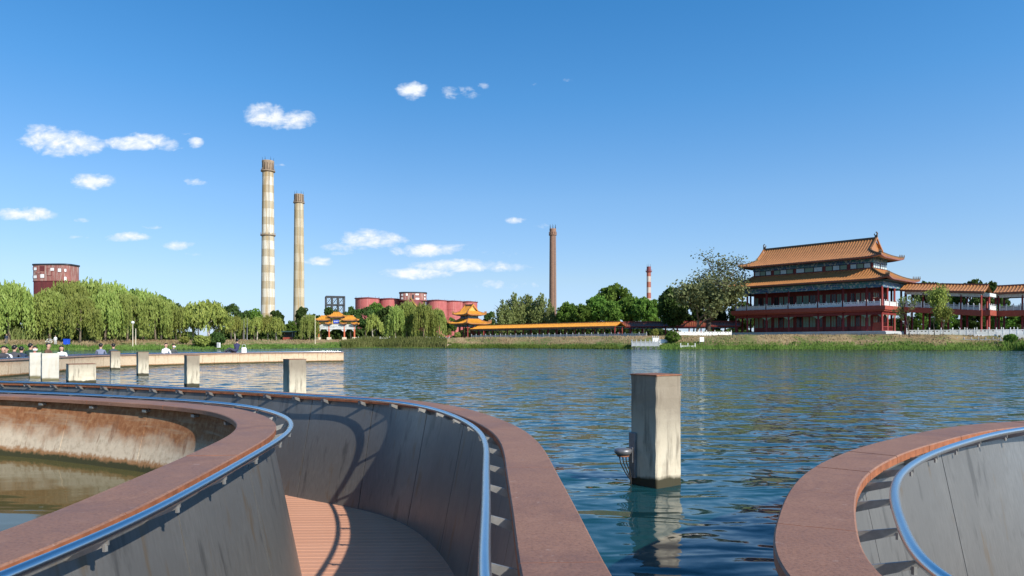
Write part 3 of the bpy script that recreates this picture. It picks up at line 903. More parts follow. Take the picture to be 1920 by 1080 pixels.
_colm = {}
def column(parent, x, y, z0, z1, r, mat, base=True):
    key = (round(z1-z0,2), r, mat.name)
    if key not in _colm:
        mb = MB(); mb.lathe([(r*1.35,0),(r*1.4,.12),(r,.2),(r,z1-z0)], 12); _colm[key] = mb.mesh('column', mat, True)
    return link('column', _colm[key], parent, (x, y, z0))
def baluster_run(parent, p0, p1, z, h, mat, spacing=1.5, name='balustrade', posts=True):
    """white stone balustrade from p0 to p1 (local xy): panels and posts as parts"""
    p0, p1 = Vector((p0[0],p0[1],0)), Vector((p1[0],p1[1],0)); d = p1-p0; L = d.length; d.normalize(); w = Vector((-d.y,d.x,0))
    n = max(1, round(L/spacing)); a = math.atan2(d.y, d.x); l = L/n
    mb = MB(); g = .07
    mb.box(g, l-g, -.05, .05, .06*h, .58*h)
    mb.box(g, l-g, -.06, .06, .72*h, .84*h)
    for k in range(3):
        c = l*(k+.5)/3; mb.box(c-l*.09, c+l*.09, -.045, .045, .58*h, .72*h)
    me = mb.mesh('balustrade_panel', mat)
    pm = MB(); pm.box(-.085,.085,-.085,.085,0,h*.92); pm.lathe([(.06,h*.92),(.085,h*.97),(.085,h*1.12),(.03,h*1.18)], 8)
    pme = pm.mesh('balustrade_post', mat)
    for k in range(n):
        q = p0 + d*l*k; o = link('balustrade_panel', me, parent, (q.x,q.y,z), a)
    if posts:
        for k in range(n+1):
            q = p0 + d*l*k; link('balustrade_post', pme, parent, (q.x,q.y,z), a)

RZ = math.atan2(-.737, .677)
TILE = (MAT['tile'], MAT['tile_dim'])
# ------------------------------------------------------------------ the great hall
hall = thing('lakeside_hall', 'large two-storey red hall with double ochre tiled roof and white balcony rail', 'hall', (54.8,169.6,0), RZ)
HX = [0,3,7.9,13.3,20.1,25.5,30.4,33.4]; HY = [0,3,7.1,11.2,14.2]
zg, z2b, z2, zbeam, zw0, zw1 = 3.8, 8.0, 9.1, 13.0, 17.1, 19.3
mb = MB(); mb.box(-1.2,34.6,-1.2,15.4,1.6,zg-.25); mb.box(-1.0,34.4,-1.0,15.2,zg-.25,zg); part('plinth', mb, MAT['white_dull'], hall)
mb = MB(); mb.box(-.9,34.3,-.9,15.1,z2b+.25,z2); mb.box(-.6,34.0,-.6,14.8,z2b-.05,z2b+.25); part('floor_edge', mb, MAT['red_slab'], hall)
edges = [(x,0) for x in HX] + [(33.4,y) for y in HY[1:]] + [(0,y) for y in HY[1:]] + [(x,14.2) for x in HX[1:-1]]
for (x,y) in edges:
    column(hall, x, y, zg, z2b, .22, MAT['red_wood']); column(hall, x, y, z2, zbeam+.2, .22, MAT['red_wood'])
for z0_, z1_ in ((zbeam, zbeam+1.3),):
    for nm, b in (('painted_beam', (-.2,33.6,-.16,.16)), ('painted_beam', (-.2,33.6,14.04,14.36)), ('painted_beam', (33.24,33.56,.16,14.04)), ('painted_beam', (-.16,.16,.16,14.04))):
        mb = MB(); mb.box(b[0],b[1],b[2],b[3],z0_,z1_); part(nm, mb, MAT['beam'], hall)
for b in ((-.2,33.6,-.12,.12), (33.28,33.52,.16,14.04)):
    mb = MB(); mb.box(b[0],b[1],b[2],b[3],z2b-.75,z2b-.06); part('red_beam', mb, MAT['red_dark'], hall)
# carved spandrels under the beams
def spandrel(parent, x0, x1, y, z, s, mat, axis='x', dep=.7):
    for a, sg in ((x0, 1), (x1, -1)):
        mb = MB(); K = 5; pts = [(0,0)] + [(s*k/K, -dep*(1-math.sin(math.pi/2*k/K)) if k else -dep) for k in range(K+1)]
        vs = []
        for e in (-.06,.06):
            for (u,v) in pts:
                vs.append((a+sg*u, y+e, z+v) if axis == 'x' else (y+e, a+sg*u, z+v))
        n = len(pts); fs = [tuple(range(n)), tuple(reversed(range(n,2*n)))] + [(i,(i+1)%n,n+(i+1)%n,n+i) for i in range(n)]
        mb.add(vs, fs); part('spandrel', mb, mat, parent)
for i in range(7):
    spandrel(hall, HX[i]+.2, HX[i+1]-.2, 0, z2b-.72, min(1.4,(HX[i+1]-HX[i])*.28), MAT['curtain'])
for i in range(4):
    spandrel(hall, HY[i]+.2, HY[i+1]-.2, 33.4, z2b-.72, 1.0, MAT['curtain'], 'y')
# inner walls with doors and windows
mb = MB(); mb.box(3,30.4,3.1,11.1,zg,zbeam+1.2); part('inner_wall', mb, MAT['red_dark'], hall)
def infill(x0, x1, z0, z1, axis, off_, sign, blind):
    w = x1-x0; n = 4 if w > 4.5 else 3
    for k in range(n):
        a = x0+.25+(w-.5)*k/n; b = x0+.25+(w-.5)*(k+1)/n
        def bx(u0,u1,d0,d1,v0,v1):
            lo, hi = sorted((off_+sign*d0, off_+sign*d1))
            return (u0,u1,lo,hi,v0,v1) if axis == 'x' else (lo,hi,u0,u1,v0,v1)
        mb = MB()
        for q in (bx(a+.04,a+.14,.02,.12,z0,z1), bx(b-.14,b-.04,.02,.12,z0,z1), bx(a+.14,b-.14,.02,.12,z0,z0+(z1-z0)*.28), bx(a+.14,b-.14,.02,.12,z1-.12,z1)): mb.box(*q)
        d = part('door_leaf', mb, MAT['red_wood'], hall)
        mb = MB(); mb.box(*bx(a+.15,b-.15,.03,.06,z0+(z1-z0)*.29,z1-.13)); part('pane', mb, MAT['curtain'] if (k+blind) % 3 else MAT['window_dark'], d)
        mb = MB(); c = (a+b)/2; mb.box(*bx(c-.03,c+.03,.065,.09,z0+(z1-z0)*.29,z1-.13)); part('glazing_bar', mb, MAT['red_dark'], d)
for i in range(1,6):
    infill(HX[i], HX[i+1], zg+.1, zg+3.6, 'x', 3.1, -1, i); infill(HX[i], HX[i+1], z2+.1, z2+3.2, 'x', 3.1, -1, i+1)
for i in range(1,3):
    infill(HY[i], HY[i+1], zg+.1, zg+3.4, 'y', 30.4, 1, i); infill(HY[i], HY[i+1], z2+.1, z2+3.2, 'y', 30.4, 1, i)
# balcony balustrade
for i in range(7): baluster_run(hall, (HX[i]+.25,-.35), (HX[i+1]-.25,-.35), z2, 1.15, MAT['marble'], 1.5)
for i in range(4): baluster_run(hall, (33.75,HY[i]+.25), (33.75,HY[i+1]-.25), z2, 1.15, MAT['marble'], 1.5)
for i in range(4): baluster_run(hall, (-.35,HY[i]+.25), (-.35,HY[i+1]-.25), z2, 1.15, MAT['marble'], 1.5)
# red railings on the lower end veranda
for (a,b) in ((33.5,.3),(33.5,3.3)):
    mb = MB(); mb.box(a-.06,a+.06,b,b+2.4,zg,zg+.15); mb.box(a-.06,a+.06,b,b+2.4,zg+.85,zg+1.0)
    for k in range(7): mb.box(a-.05,a+.05,b+.1+k*.36,b+.2+k*.36,zg+.15,zg+.85)
    part('red_railing', mb, MAT['red_wood'], hall)
mb = MB(); mb.box(30.6,33.3,2.9,3.05,zg,zg+1.9); part('red_screen', mb, MAT['red_slab'], hall)
mb = MB(); mb.box(30.6,33.3,2.9,3.05,z2,z2+1.9); part('red_screen', mb, MAT['red_slab'], hall)
# soffit and roofs
mb = MB(); mb.box(-1.3,34.7,-1.3,15.5,zbeam+1.31,zbeam+1.5); mb.box(.2,33.2,.2,14.0,zbeam+.9,zbeam+1.31); part('soffit', mb, MAT['soffit'], hall)
ring_roof(hall, -2.0,35.4,-2.0,16.2, 5.0, 14.75, 17.35, .5, .6, TILE, MAT['ridge'])
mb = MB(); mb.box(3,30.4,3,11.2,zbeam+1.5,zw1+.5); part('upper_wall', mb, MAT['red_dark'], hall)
mb = MB(); mb.box(2.9,30.5,2.9,11.3,18.62,zw1+.45); part('painted_beam', mb, MAT['beam'], hall)
mb = MB(); mb.box(2.92,30.48,2.92,11.28,17.05,17.45); part('upper_sill', mb, MAT['red_slab'], hall)
for i in range(1,6):
    n = 3
    for k in range(n):
        a = HX[i]+.3+(HX[i+1]-HX[i]-.6)*k/n; b = HX[i]+.3+(HX[i+1]-HX[i]-.6)*(k+1)/n
        mb = MB(); mb.box(a+.05,b-.05,2.9,2.97,17.5,18.55); fr = part('window', mb, MAT['soffit'], hall)
        mb = MB(); mb.box(a+.12,b-.12,2.86,2.895,17.58,18.48); part('pane', mb, MAT['pane'] if (i+k) % 2 else MAT['curtain'], fr)
for i in range(1,3):
    for k in range(3):
        a = HY[i]+.2+(HY[i+1]-HY[i]-.4)*k/3; b = HY[i]+.2+(HY[i+1]-HY[i]-.4)*(k+1)/3
        mb = MB(); mb.box(30.43,30.5,a+.05,b-.05,17.5,18.55); fr = part('window', mb, MAT['soffit'], hall)
        mb = MB(); mb.box(30.505,30.54,a+.12,b-.12,17.58,18.48); part('pane', mb, MAT['pane'], fr)
mb = MB(); mb.box(1.5,31.9,1.5,12.7,zw1+.46,zw1+.6); part('soffit', mb, MAT['soffit'], hall)
xieshan(hall, .4,33.0,.4,13.8, 19.7, 24.2, 3.3, .4, .6, TILE, MAT['ridge'], MAT['tile'], 4.0, 1.3)

# ------------------------------------------------------------------ two-storey gallery right of the hall
def gallery(label, loc, L, drop, bays, depth=4.2):
    g = thing('roofed_gallery', label, 'gallery', loc, RZ)
    f = lambda t_: -drop*t_
    z1, zr = 9.1, 12.75
    dz = lambda x: f(x/L)
    def sheared(name, x0, x1, y0, y1, za, zb, mat):
        mb = MB(); mb.add([(x0,y0,za+dz(x0)),(x1,y0,za+dz(x1)),(x1,y1,za+dz(x1)),(x0,y1,za+dz(x0)),(x0,y0,zb+dz(x0)),(x1,y0,zb+dz(x1)),(x1,y1,zb+dz(x1)),(x0,y1,zb+dz(x0))],
              [(0,3,2,1),(4,5,6,7),(0,1,5,4),(1,2,6,5),(2,3,7,6),(3,0,4,7)]); return part(name, mb, mat, g)
    sheared('floor_edge', -.2, L+.2, -.5, depth+.5, z1-1.1, z1, MAT['red_slab'])
    for i in range(bays+1):
        x = L*i/bays
        for y in (0, depth):
            column(g, x, y, 2.6, z1-1.05+dz(x), .2, MAT['red_wood']); column(g, x, y, z1+dz(x), zr-.6+dz(x), .18, MAT['red_wood'])
    for y in (0, depth):
        sheared('painted_beam', -.1, L+.1, y-.14, y+.14, zr-.95, zr-.3, MAT['beam_pale'] if y == 0 else MAT['beam'])
        for i in range(bays):
            x0, x1 = L*i/bays, L*(i+1)/bays
            for (za, zb, nm) in ((.06,.66,'balustrade_panel'), (.82,.96,'balustrade_rail')):
                sheared(nm, x0+.2, x1-.2, y-.06 if y else -.36, y+.06 if y else -.24, z1+za, z1+zb, MAT['white_dull'])
            for k in range(4):
                xx = x0+.25+(x1-x0-.5)*k/3
                mb = MB(); mb.box(-.09,.09,-.09,.09,0,1.2); mb.lathe([(.07,1.2),(.1,1.3),(.03,1.42)],8)
                part('balustrade_post', mb, MAT['marble'], g, loc=(xx, -.3 if y == 0 else y, z1+dz(xx)))
    sheared('soffit', -.6, L+.6, -.9, depth+.9, zr-.12, zr, MAT['soffit'])
    hd = depth/2+1.2
    for (o, u, v) in (((-.8,-1.2,0),(1,0,0),(0,1,0)), ((L+.8,depth+1.2,0),(-1,0,0),(0,-1,0))):
        fl = (lambda t_: -drop*t_) if u[0] > 0 else (lambda t_: -drop*(1-t_))
        slope(g, o, u, v, L+1.6, lambda x: hd, hd, zr+.05, zr+1.5, 0, .6, TILE, drop=fl)
    ridge_tube(g, [(-.8,depth/2,zr+1.42),(L+.8,depth/2,zr+1.42-drop)], .16, MAT['tile_dim'], 'main_ridge')
    return g
d_ = Vector((.677,-.737)); v_ = Vector((.737,.677))
S = Vector((85.2,150.2))
gallery('tiled gallery with white balustrade sloping down from the hall, young trees in front', (S.x,S.y,0), 14.0, 1.25, 4)
C1 = S + d_*14.0; C2 = C1 + v_*6.2 + d_*1.6
g2 = gallery('farther stretch of tiled gallery leaving the frame behind the white stairs', (C2.x,C2.y,-1.2), 16, .0, 4)
# landing between the two stretches, sunlit end
gl = thing('gallery_landing', 'sunlit corner landing with white balustrade joining the two gallery stretches', 'landing', (C1.x,C1.y,-1.2), RZ)
mb = MB(); mb.box(.25,1.5,.0,6.6,8.02,9.08); part('floor_edge', mb, MAT['red_slab'], gl)
baluster_run(gl, (1.35,.2), (1.35,5.4), 9.1, 1.1, MAT['marble'], 1.3)
for yy in (.6,5.6): column(gl, 1.2, yy, 3.6, 8.0, .2, MAT['red_wood']); column(gl, 1.2, yy, 9.1, 12.2, .18, MAT['red_wood'])
mb = MB(); mb.box(.2,1.4,.2,6.0,11.8,12.5); part('painted_beam', mb, MAT['beam_pale'], gl)

# ------------------------------------------------------------------ low corridor by the shore
def corridor(label, A, B, z0, eave, ridge, depth, bays, mats, fence=True):
    A, B = Vector(A), Vector(B); d = B-A; L = d.length; a = math.atan2(d.y, d.x)
    g = thing('roofed_corridor', label, 'corridor', (A.x, A.y, 0), a)
    mb = MB(); mb.box(-.5,L+.5,-.5,depth+.5,z0-1.6,z0); part('plinth', mb, MAT['white_dull'], g)
    for i in range(bays+1):
        for y in (0, depth): column(g, L*i/bays, y, z0, eave-.1, .14, MAT['red_wood'] if i % 1 == 0 else MAT['red_dark'])
    for y in (0, depth):
        mb = MB(); mb.box(-.1,L+.1,y-.1,y+.1,eave-.55,eave-.12); part('painted_beam', mb, MAT['beam'], g)
        mb = MB(); mb.box(0,L,y-.05,y+.05,z0+.35,z0+.45); part('bench_rail', mb, MAT['red_dark'], g)
    mb = MB(); mb.box(-.5,L+.5,-.6,depth+.6,eave-.11,eave-.05); part('soffit', mb, MAT['soffit'], g)
    hd = depth/2+.9
    slope(g, (-.7,-.9,0), (1,0,0), (0,1,0), L+1.4, lambda x: hd, hd, eave, ridge, 0, .55, mats)
    slope(g, (L+.7,depth+.9,0), (-1,0,0), (0,-1,0), L+1.4, lambda x: hd, hd, eave, ridge, 0, .55, mats)
    ridge_tube(g, [(-.7,depth/2,ridge-.05),(L+.7,depth/2,ridge-.05)], .12, mats[1], 'main_ridge')
    return g
GOLD = (MAT['tile_hi'], MAT['tile'])
corridor('long low corridor with bright orange tiled roof along the shore', (-12.6,215), (25.9,174.6), 2.95, 5.55, 6.6, 3.0, 17, GOLD)
corridor('shaded red-brown roofed corridor under the dark trees', (27.5,178), (55.5,170.5), 2.95, 5.5, 6.6, 3.0, 10, (MAT['tile_dim'], MAT['red_dark']))  # darker red-brown tiles put the tree shade into the roof colour
def fence(name, label, A, B, z, h, sp, mat, cat='balustrade', zb=None):
    A, B = Vector(A), Vector(B); d = B-A
    g = thing(name, label, cat, (A.x,A.y,0), math.atan2(d.y,d.x), 'white stone balustrades on the shore')
    L = d.length
    baluster_run(g, (0,0), (L,0), z, h, mat, sp)
    mb = MB(); mb.box(-.2,L+.2,-.16,.16,z-.9,z); part('kerb', mb, MAT['white_dull'], g)
    return g
def XY(px, D): return ((px-960)/F*D, D)
fence('stone_balustrade', 'grey-white balustrade in front of the orange-roofed corridor', XY(884,205), XY(1212,163), 2.55, 1.15, 2.0, MAT['white_dull'])
fence('stone_balustrade', 'white balustrade between the green bush and the hall', XY(1262,152), XY(1371,155), 2.75, 1.2, 1.9, MAT['marble'])
fence('stone_balustrade', 'white balustrade at the foot of the gallery, posts showing between young trees', XY(1700,141), XY(1925,132), 2.75, 1.35, 2.0, MAT['marble'])
fence('stone_balustrade', 'row of tiny white posts above the reeds beside the memorial gateway', XY(672,195), XY(742,196), 1.9, 1.0, .9, MAT['marble'])
fence('stone_balustrade', 'row of tiny posts under the willows left of the pavilion', XY(782,197), XY(842,196), 1.9, 1.0, .9, MAT['white_dull'])

# white stairs and landing stage in front of the gallery
st = thing('stone_stairs', 'white marble stair flights with flanking balustrades below the gallery corner', 'stairs', P(1850,640,128)*1.0, RZ*.6)
st.location.z = 0
for k in range(7):
    mb = MB(); mb.box(-1.6,1.6,-k*.34+1.6,-k*.34+2.0,.6,2.9-k*.28); part('step', mb, MAT['marble'], st)
baluster_run(st, (-5.2,2.1),(-1.7,2.1), 2.75, 1.2, MAT['marble'], 1.1); baluster_run(st, (1.7,2.1),(6.0,2.1), 2.75, 1.2, MAT['marble'], 1.1)
for x in (-1.75,1.75):
    for k in range(4):
        mb = MB(); mb.box(x-.12,x+.12,1.5-k*.62,1.85-k*.62,.8,3.3-k*.5); part('stair_post', mb, MAT['marble'], st)
mb = MB(); mb.box(-6,3,-2.6,-.6,.5,1.15); part('lower_landing', mb, MAT['white_dull'], st)
baluster_run(st, (-5.9,-2.5),(2.9,-2.5), 1.15, 1.0, MAT['white_dull'], 1.1)
mb = MB(); mb.box(2.2,7.2,.2,1.6,1.0,2.75); part('stair_wall', mb, MAT['marble'], st)

# white landing stage at the water
jt = thing('landing_stage', 'white stone boat landing with posts at the water below the green bush', 'landing stage', ((1184-960)/F*139.5, 139.5, 0), R(-9))
mb = MB(); mb.box(0,5.6,0,4,-.4,.38); part('platform', mb, MAT['lamp_metal'], jt)  # white stone coloured dark grey, standing in for shade on the platform
mb = MB(); mb.box(5.6,12.6,.6,3.2,-.4,.22); part('lower_platform', mb, MAT['marble'], jt)
mb = MB(); mb.box(9.6,12.6,.4,.58,-.1,.75); part('edge_wall', mb, MAT['marble'], jt)
baluster_run(jt, (.1,.1), (5.4,.1), .55, 1.2, MAT['white_dull'], .9); baluster_run(jt, (.1,.1), (.1,3.8), .55, 1.2, MAT['marble'], .9)
for k in range(5):
    mb = MB(); mb.box(4.4+k*.35,5.9+k*.35,3.0+k*.3,3.3+k*.3,.4,.75+k*.32); part('step', mb, MAT['marble'], jt)
baluster_run(jt, (4.3,2.9), (5.6,5.0), 1.3, 1.2, MAT['marble'], .9)
for x in (9.7,11.1,12.5): mb = MB(); mb.box(x-.08,x+.08,.4,.58,.75,1.25); part('edge_post', mb, MAT['marble'], jt)
sg = thing('notice_board', 'small blank white board standing on the dry grass bank', 'sign', ((1316-960)/F*140,140,1.3), R(10))
mb = MB(); mb.box(-.45,.45,-.03,.03,.25,1.15); part('board', mb, MAT['white_paint'], sg)
for x in (-.4,.4): mb = MB(); mb.box(x-.03,x+.03,.031,.09,-.3,1.1); part('leg', mb, MAT['lamp_metal'], sg)

# ------------------------------------------------------------------ small double-eaved pavilion
pv = thing('double_eaved_pavilion', 'small pavilion with two golden tiled roofs at the left end of the corridor', 'pavilion', (0,0,0), RZ)
pn = Vector(XY(877,213)); po = pn - Vector((.677,-.737))*6.4
pv.location = (po.x, po.y, 0)
mb = MB(); mb.box(-.7,7.1,-.7,7.1,1.2,2.9); part('plinth', mb, MAT['white_dull'], pv)
for x in (0,2.1,4.3,6.4):
    for y in (0,2.1,4.3,6.4):
        if x in (0,6.4) or y in (0,6.4): column(pv, x, y, 2.9, 7.3, .17, MAT['red_wood'])
for b in ((-.1,6.5,-.12,.12),(-.1,6.5,6.28,6.52),(6.28,6.52,.12,6.28),(-.12,.12,.12,6.28)):
    mb = MB(); mb.box(b[0],b[1],b[2],b[3],6.3,7.1); part('painted_beam', mb, MAT['beam'], pv)
mb = MB(); mb.box(-.9,7.3,-.9,7.3,7.1,7.25); part('soffit', mb, MAT['soffit'], pv)
ring_roof(pv, -1.6,8.0,-1.6,8.0, 2.9, 7.3, 8.9, .4, .6, GOLD, MAT['tile'], 2.6)
mb = MB(); mb.box(1.2,5.2,1.2,5.2,8.3,10.2); part('upper_wall', mb, MAT['beam'], pv)
xieshan(pv, -.5,6.9,-.5,6.9, 10.1, 13.0, 1.9, .38, .6, GOLD, MAT['tile'], MAT['gold'], 2.4, .7)

# ------------------------------------------------------------------ memorial gateway
gw = thing('memorial_gateway', 'ornate white-beamed gateway with orange columns, tiered tiled roofs and blue plaque', 'gateway', (0,0,0))
DG = 182.0; k_ = DG/F
def gx(px): return (px-631)*k_
def gzz(py): return ZC + (HOR-py)*k_
gw.location = ((631-960)*k_, DG, 0)
for cx in (597.4,617,645.6,664.5):
    mb = MB(); mb.bbox(gx(cx)-.5,gx(cx)+.5,-.6,.6,1.0,gzz(632.3),.08); part('pedestal', mb, MAT['stone'], gw)
    column(gw, gx(cx), 0, gzz(632.3), gzz(603 if 610 < cx < 650 else 607), .2, MAT['orange_red'])
for (x0,x1,y0,y1,m) in ((595,667,613,608.3,'beam_pale'),(596,666,617.3,613.4,'beam_pale'),(617,645.6,608,605.6,'gold')):
    mb = MB(); mb.box(gx(x0),gx(x1),-.16 if m != 'gold' else -.12,.16 if m != 'gold' else .12,gzz(y0),gzz(y1)); part('cross_beam', mb, MAT[m], gw)
for (a,b) in ((597.4,617),(617,645.6),(645.6,664.5)):
    spandrel(gw, gx(a)+.15, gx(b)-.15, 0, gzz(617.4), (gx(b)-gx(a))*.3, MAT['beam_pale'], 'x', .75)
for (x0,x1,y0,y1,m) in ((601.5,611.5,608,601.5,'gold'),(650.5,661,608,601.5,'gold'),(622.5,640.5,605.4,596,'gold'),(612,622,608,604,'red_wood'),(641,650,608,604,'red_wood')):
    mb = MB(); mb.box(gx(x0),gx(x1),-.1,.1,gzz(y0),gzz(y1)); part('panel', mb, MAT[m], gw)
mb = MB(); mb.box(gx(625.8),gx(636.2),-.3,-.12,gzz(606.4),gzz(599.6)); pq = part('plaque', mb, MAT['blue_sign'], gw)
# three white characters reduced to their strokes
for i in range(3):
    c = gx(628.0+3.0*i); z0_ = gzz(603.9)
    for (a,b,c_,d) in ((-.16,.16,.0,.05),(-.13,.13,.12,.17),(-.16,.16,.25,.30),(-.03,.03,-.02,.33),(-.16,-.11,.04,.25),(.11,.16,.04,.25)):
        mb = MB(); mb.box(c+a,c+b,-.33,-.30,z0_+c_,z0_+d); part('character_stroke', mb, MAT['white_paint'], pq)
def gate_roof(x0, x1, ye, yr, dep):
    L = gx(x1)-gx(x0); zE, zT = gzz(ye), gzz(yr)
    mb = MB(); mb.box(gx(x0)+.4,gx(x1)-.4,-dep*.6,dep*.6,zE-.45,zE-.02); part('bracket_set', mb, MAT['beam'], gw)
    fx = lambda x: min(dep, max(0,x), max(0,L-x)); fy = lambda x: min(dep, max(0,x), max(0,2*dep-x))
    slope(gw, (gx(x0),-dep,0),(1,0,0),(0,1,0), L, fx, dep, zE, zT, .3, .4, GOLD, 1.2)
    slope(gw, (gx(x1),dep,0),(-1,0,0),(0,-1,0), L, fx, dep, zE, zT, .3, .4, GOLD, 1.2)
    slope(gw, (gx(x1),-dep,0),(0,1,0),(-1,0,0), 2*dep, fy, dep, zE, zT, .3, .4, GOLD, 1.0)
    slope(gw, (gx(x0),dep,0),(0,-1,0),(1,0,0), 2*dep, fy, dep, zE, zT, .3, .4, GOLD, 1.0)
    ridge_tube(gw, [(gx(x0)+dep,0,zT-.03),(gx(x1)-dep,0,zT-.03)], .1, MAT['tile_hi'], 'main_ridge')
gate_roof(616.5,647,593.5,586.2,1.2); gate_roof(593,620.5,600,592.6,1.2); gate_roof(642,671,600,592.6,1.2)
gate_roof(591.5,602,607.5,602,.9); gate_roof(611.5,623,607.0,602,.8); gate_roof(640,651,607.0,602,.8); gate_roof(660.5,672,607.5,602,.9)

# ------------------------------------------------------------------ steel frame tower
ft = thing('steel_frame_tower', 'dark open steel frame rising behind the memorial gateway', 'frame tower', ((628-960)/F*340,340,1.9), R(18))
hw_ = 4.3; ztop = ZC+(HOR-556)/F*340-1.9
for x in (-hw_,-hw_/3,hw_/3,hw_):
    for y in (-hw_,hw_):
        mb = MB(); mb.box(x-.28,x+.28,y-.28,y+.28,0,ztop); part('upright', mb, MAT['dark_metal'], ft)
levels = [ztop-.25, ztop-4.2, ztop-8.3, ztop-12.4]
for z in levels:
    for y in (-hw_,hw_): mb = MB(); mb.box(-hw_,hw_,y-.2,y+.2,z-.3,z+.3); part('girder', mb, MAT['dark_metal'], ft)
    for x in (-hw_,hw_): mb = MB(); mb.box(x-.2,x+.2,-hw_,hw_,z-.3,z+.3); part('girder', mb, MAT['dark_metal'], ft)
for i in range(3):
    for j in range(3):
        xa, xb = -hw_+j*2*hw_/3, -hw_+(j+1)*2*hw_/3
        for y in (-hw_,hw_):
            for (u,v) in ((xa,xb),(xb,xa)):
                mb = MB(); mb.tube([(u,y,levels[i]),(v,y,levels[i+1])], .07, 4); part('brace', mb, MAT['dark_metal'], ft)

# ------------------------------------------------------------------ industrial silos
def silo_paint(name, c, c2, streak=.6):
    t = NT(name)
    n1 = t.noise(.25, 5, .6); n2 = t.noise(1.0, 6, .65, (1.1,1.1,.10)); n3 = t.noise(1.5, 4, .6)
    col = t.ramp(n1, [(.3, tuple(x*.8 for x in c)), (.7, tuple(min(1,x*1.15) for x in c))])
    col = t.mix(t.math('MULTIPLY', t.step(n2, .50, .66), streak, True), col, c2)
    col = t.mix(t.math('MULTIPLY', t.step(n3, .6, .75), .35, True), col, tuple(x*.5 for x in c))
    t.set(col, .75, 0, .3); return t.m
MAT['silo'] = silo_paint('faded_red_silo', (.40,.11,.105), (.55,.26,.23))
MAT['silo_dark'] = silo_paint('dull_maroon_silo', (.20,.055,.06), (.28,.12,.11))
MAT['tank'] = silo_paint('patchy_red_brown_cladding', (.30,.12,.10), (.44,.36,.30), 1.0)
MAT['tank_dark'] = silo_paint('weathered_maroon_steel', (.15,.035,.035), (.09,.03,.03))
MAT['ochre_steel'] = vary('ochre_steel', (.40,.24,.05), .3, .6, .7)
def silo(px0, px1, ytop, D, label, mat, roof=True):
    w = (px1-px0)/F*D/2; cx = ((px0+px1)/2-960)/F*D; zt = ZC+(HOR-ytop)/F*D
    g = thing('storage_silo', label, 'silo', (cx, D, 2.0), 0, 'row of red storage silos')
    mb = MB(); mb.lathe([(w,0),(w,zt-2-.9)], 40, caps=False); part('shell', mb, mat, g, True)
    for k in range(1,5):
        mb = MB(); z = (zt-2.9)*k/5; mb.lathe([(w+.02,z),(w+.1,z+.05),(w+.1,z+.3),(w+.02,z+.35)], 40, caps=False); part('hoop', mb, mat, g, True)
    mb = MB(); mb.lathe([(w+.45,zt-2.9),(w+.55,zt-2.45),(w*.5,zt-2.0),(.2,zt-1.7)], 40); part('roof', mb, MAT['silo_dark'], g)
    for k in range(10):
        a = 2*math.pi*k/10; mb = MB(); mb.box(-.05,.05,-.05,.05,0,1.0); part('roof_rail_post', mb, MAT['dark_metal'], g, loc=(w*math.cos(a),w*math.sin(a),zt-2.45))
    return g
silo(666.5,711,558,430,'leftmost red silo with rust-streaked shell above the trees',MAT['silo'])
silo(709,752,559.5,441,'second red silo from the left, beside the windowed head house',MAT['silo'])
silo(799,838,562.4,464,'red silo just right of the windowed head house',MAT['silo'])
silo(828,868,564,474,'second red silo from the right end of the row',MAT['silo'])
silo(859,895,565,485,'rightmost red silo, rising behind the small golden pavilion',MAT['silo'])
def head_house(name, label, cx, D, zt, zm, w, dep, rz, wins, mshell, mupper, body_w, n=48, p=.62, full=False):
    """stadium-shaped upper storey with windows on a round silo body"""
    g = thing(name, label, 'silo', ((cx-960)/F*D, D, 2.0), rz)
    def stad(s, z):      # rounded outline
        pts = []
        for i in range(n):
            a = 2*math.pi*i/n; c, q = math.cos(a), math.sin(a)
            pts.append((s*w*math.copysign(abs(c)**p, c), s*dep*math.copysign(abs(q)**p, q), z))
        return pts
    def ringm(levels):
        mb = MB(); vs = []; fs = []
        for s, z in levels: vs += stad(s, z)
        for k in range(len(levels)-1):
            for i in range(n): fs.append((k*n+i, k*n+(i+1)%n, (k+1)*n+(i+1)%n, (k+1)*n+i))
        fs += [tuple(reversed(range(n))), tuple(range((len(levels)-1)*n, len(levels)*n))]
        mb.add(vs, fs); return mb
    for bxo in body_w:
        mb = MB(); mb.lathe([(bxo[1],0),(bxo[1],zm-2)], 36, (bxo[0],0,0)); part('silo_body', mb, mshell, g, True)
    if full: part('silo_body', ringm([(.985,0),(.985,zm-2.31)]), mshell, g)
    part('upper_storey', ringm([(1.0,zm-2),(1.0,zt-2)]), mupper, g)
    part('roof_slab', ringm([(1.045,zt-2.001),(1.045,zt-1.4)]), MAT['dark_metal'], g)
    part('ledge', ringm([(1.02,zm-2.3),(1.02,zm-2.01)]), MAT['tank_dark'], g)
    for (u, v, uw, vh, m) in wins:
        uw *= 1.15; vh *= 1.2
        # u: -1..1 across the front, v: 0..1 up the storey
        x = u*w; ax = min(.999, abs(u)); y = -dep*(max(0, 1-ax**(1/.62*1.0)**1.0))**.31 if ax < 1 else 0
        c = ax**(1/p); q = math.sqrt(max(0,1-c*c)); y = -dep*q**p
        du = .02; ax2 = min(.995, abs(u)+du); y2 = -dep*math.sqrt(max(0,1-(ax2**(1/p))**2))**p
        ang = math.atan2((y2-y), du*w)*(1 if u > 0 else -1)
        zc = zm-2+(zt-zm)*v
        mb = MB(); mb.box(-uw/2-.12,uw/2+.12,-.12,.1,-vh/2-.12,vh/2+.12); f = part('window', mb, MAT['tank_dark'], g, loc=(x,y,zc), rz=ang)
        mb = MB(); mb.box(-uw/2,uw/2,-.16,-.121,-vh/2,vh/2); part('pane', mb, MAT[m], f)
    return g
Dh = 436.0
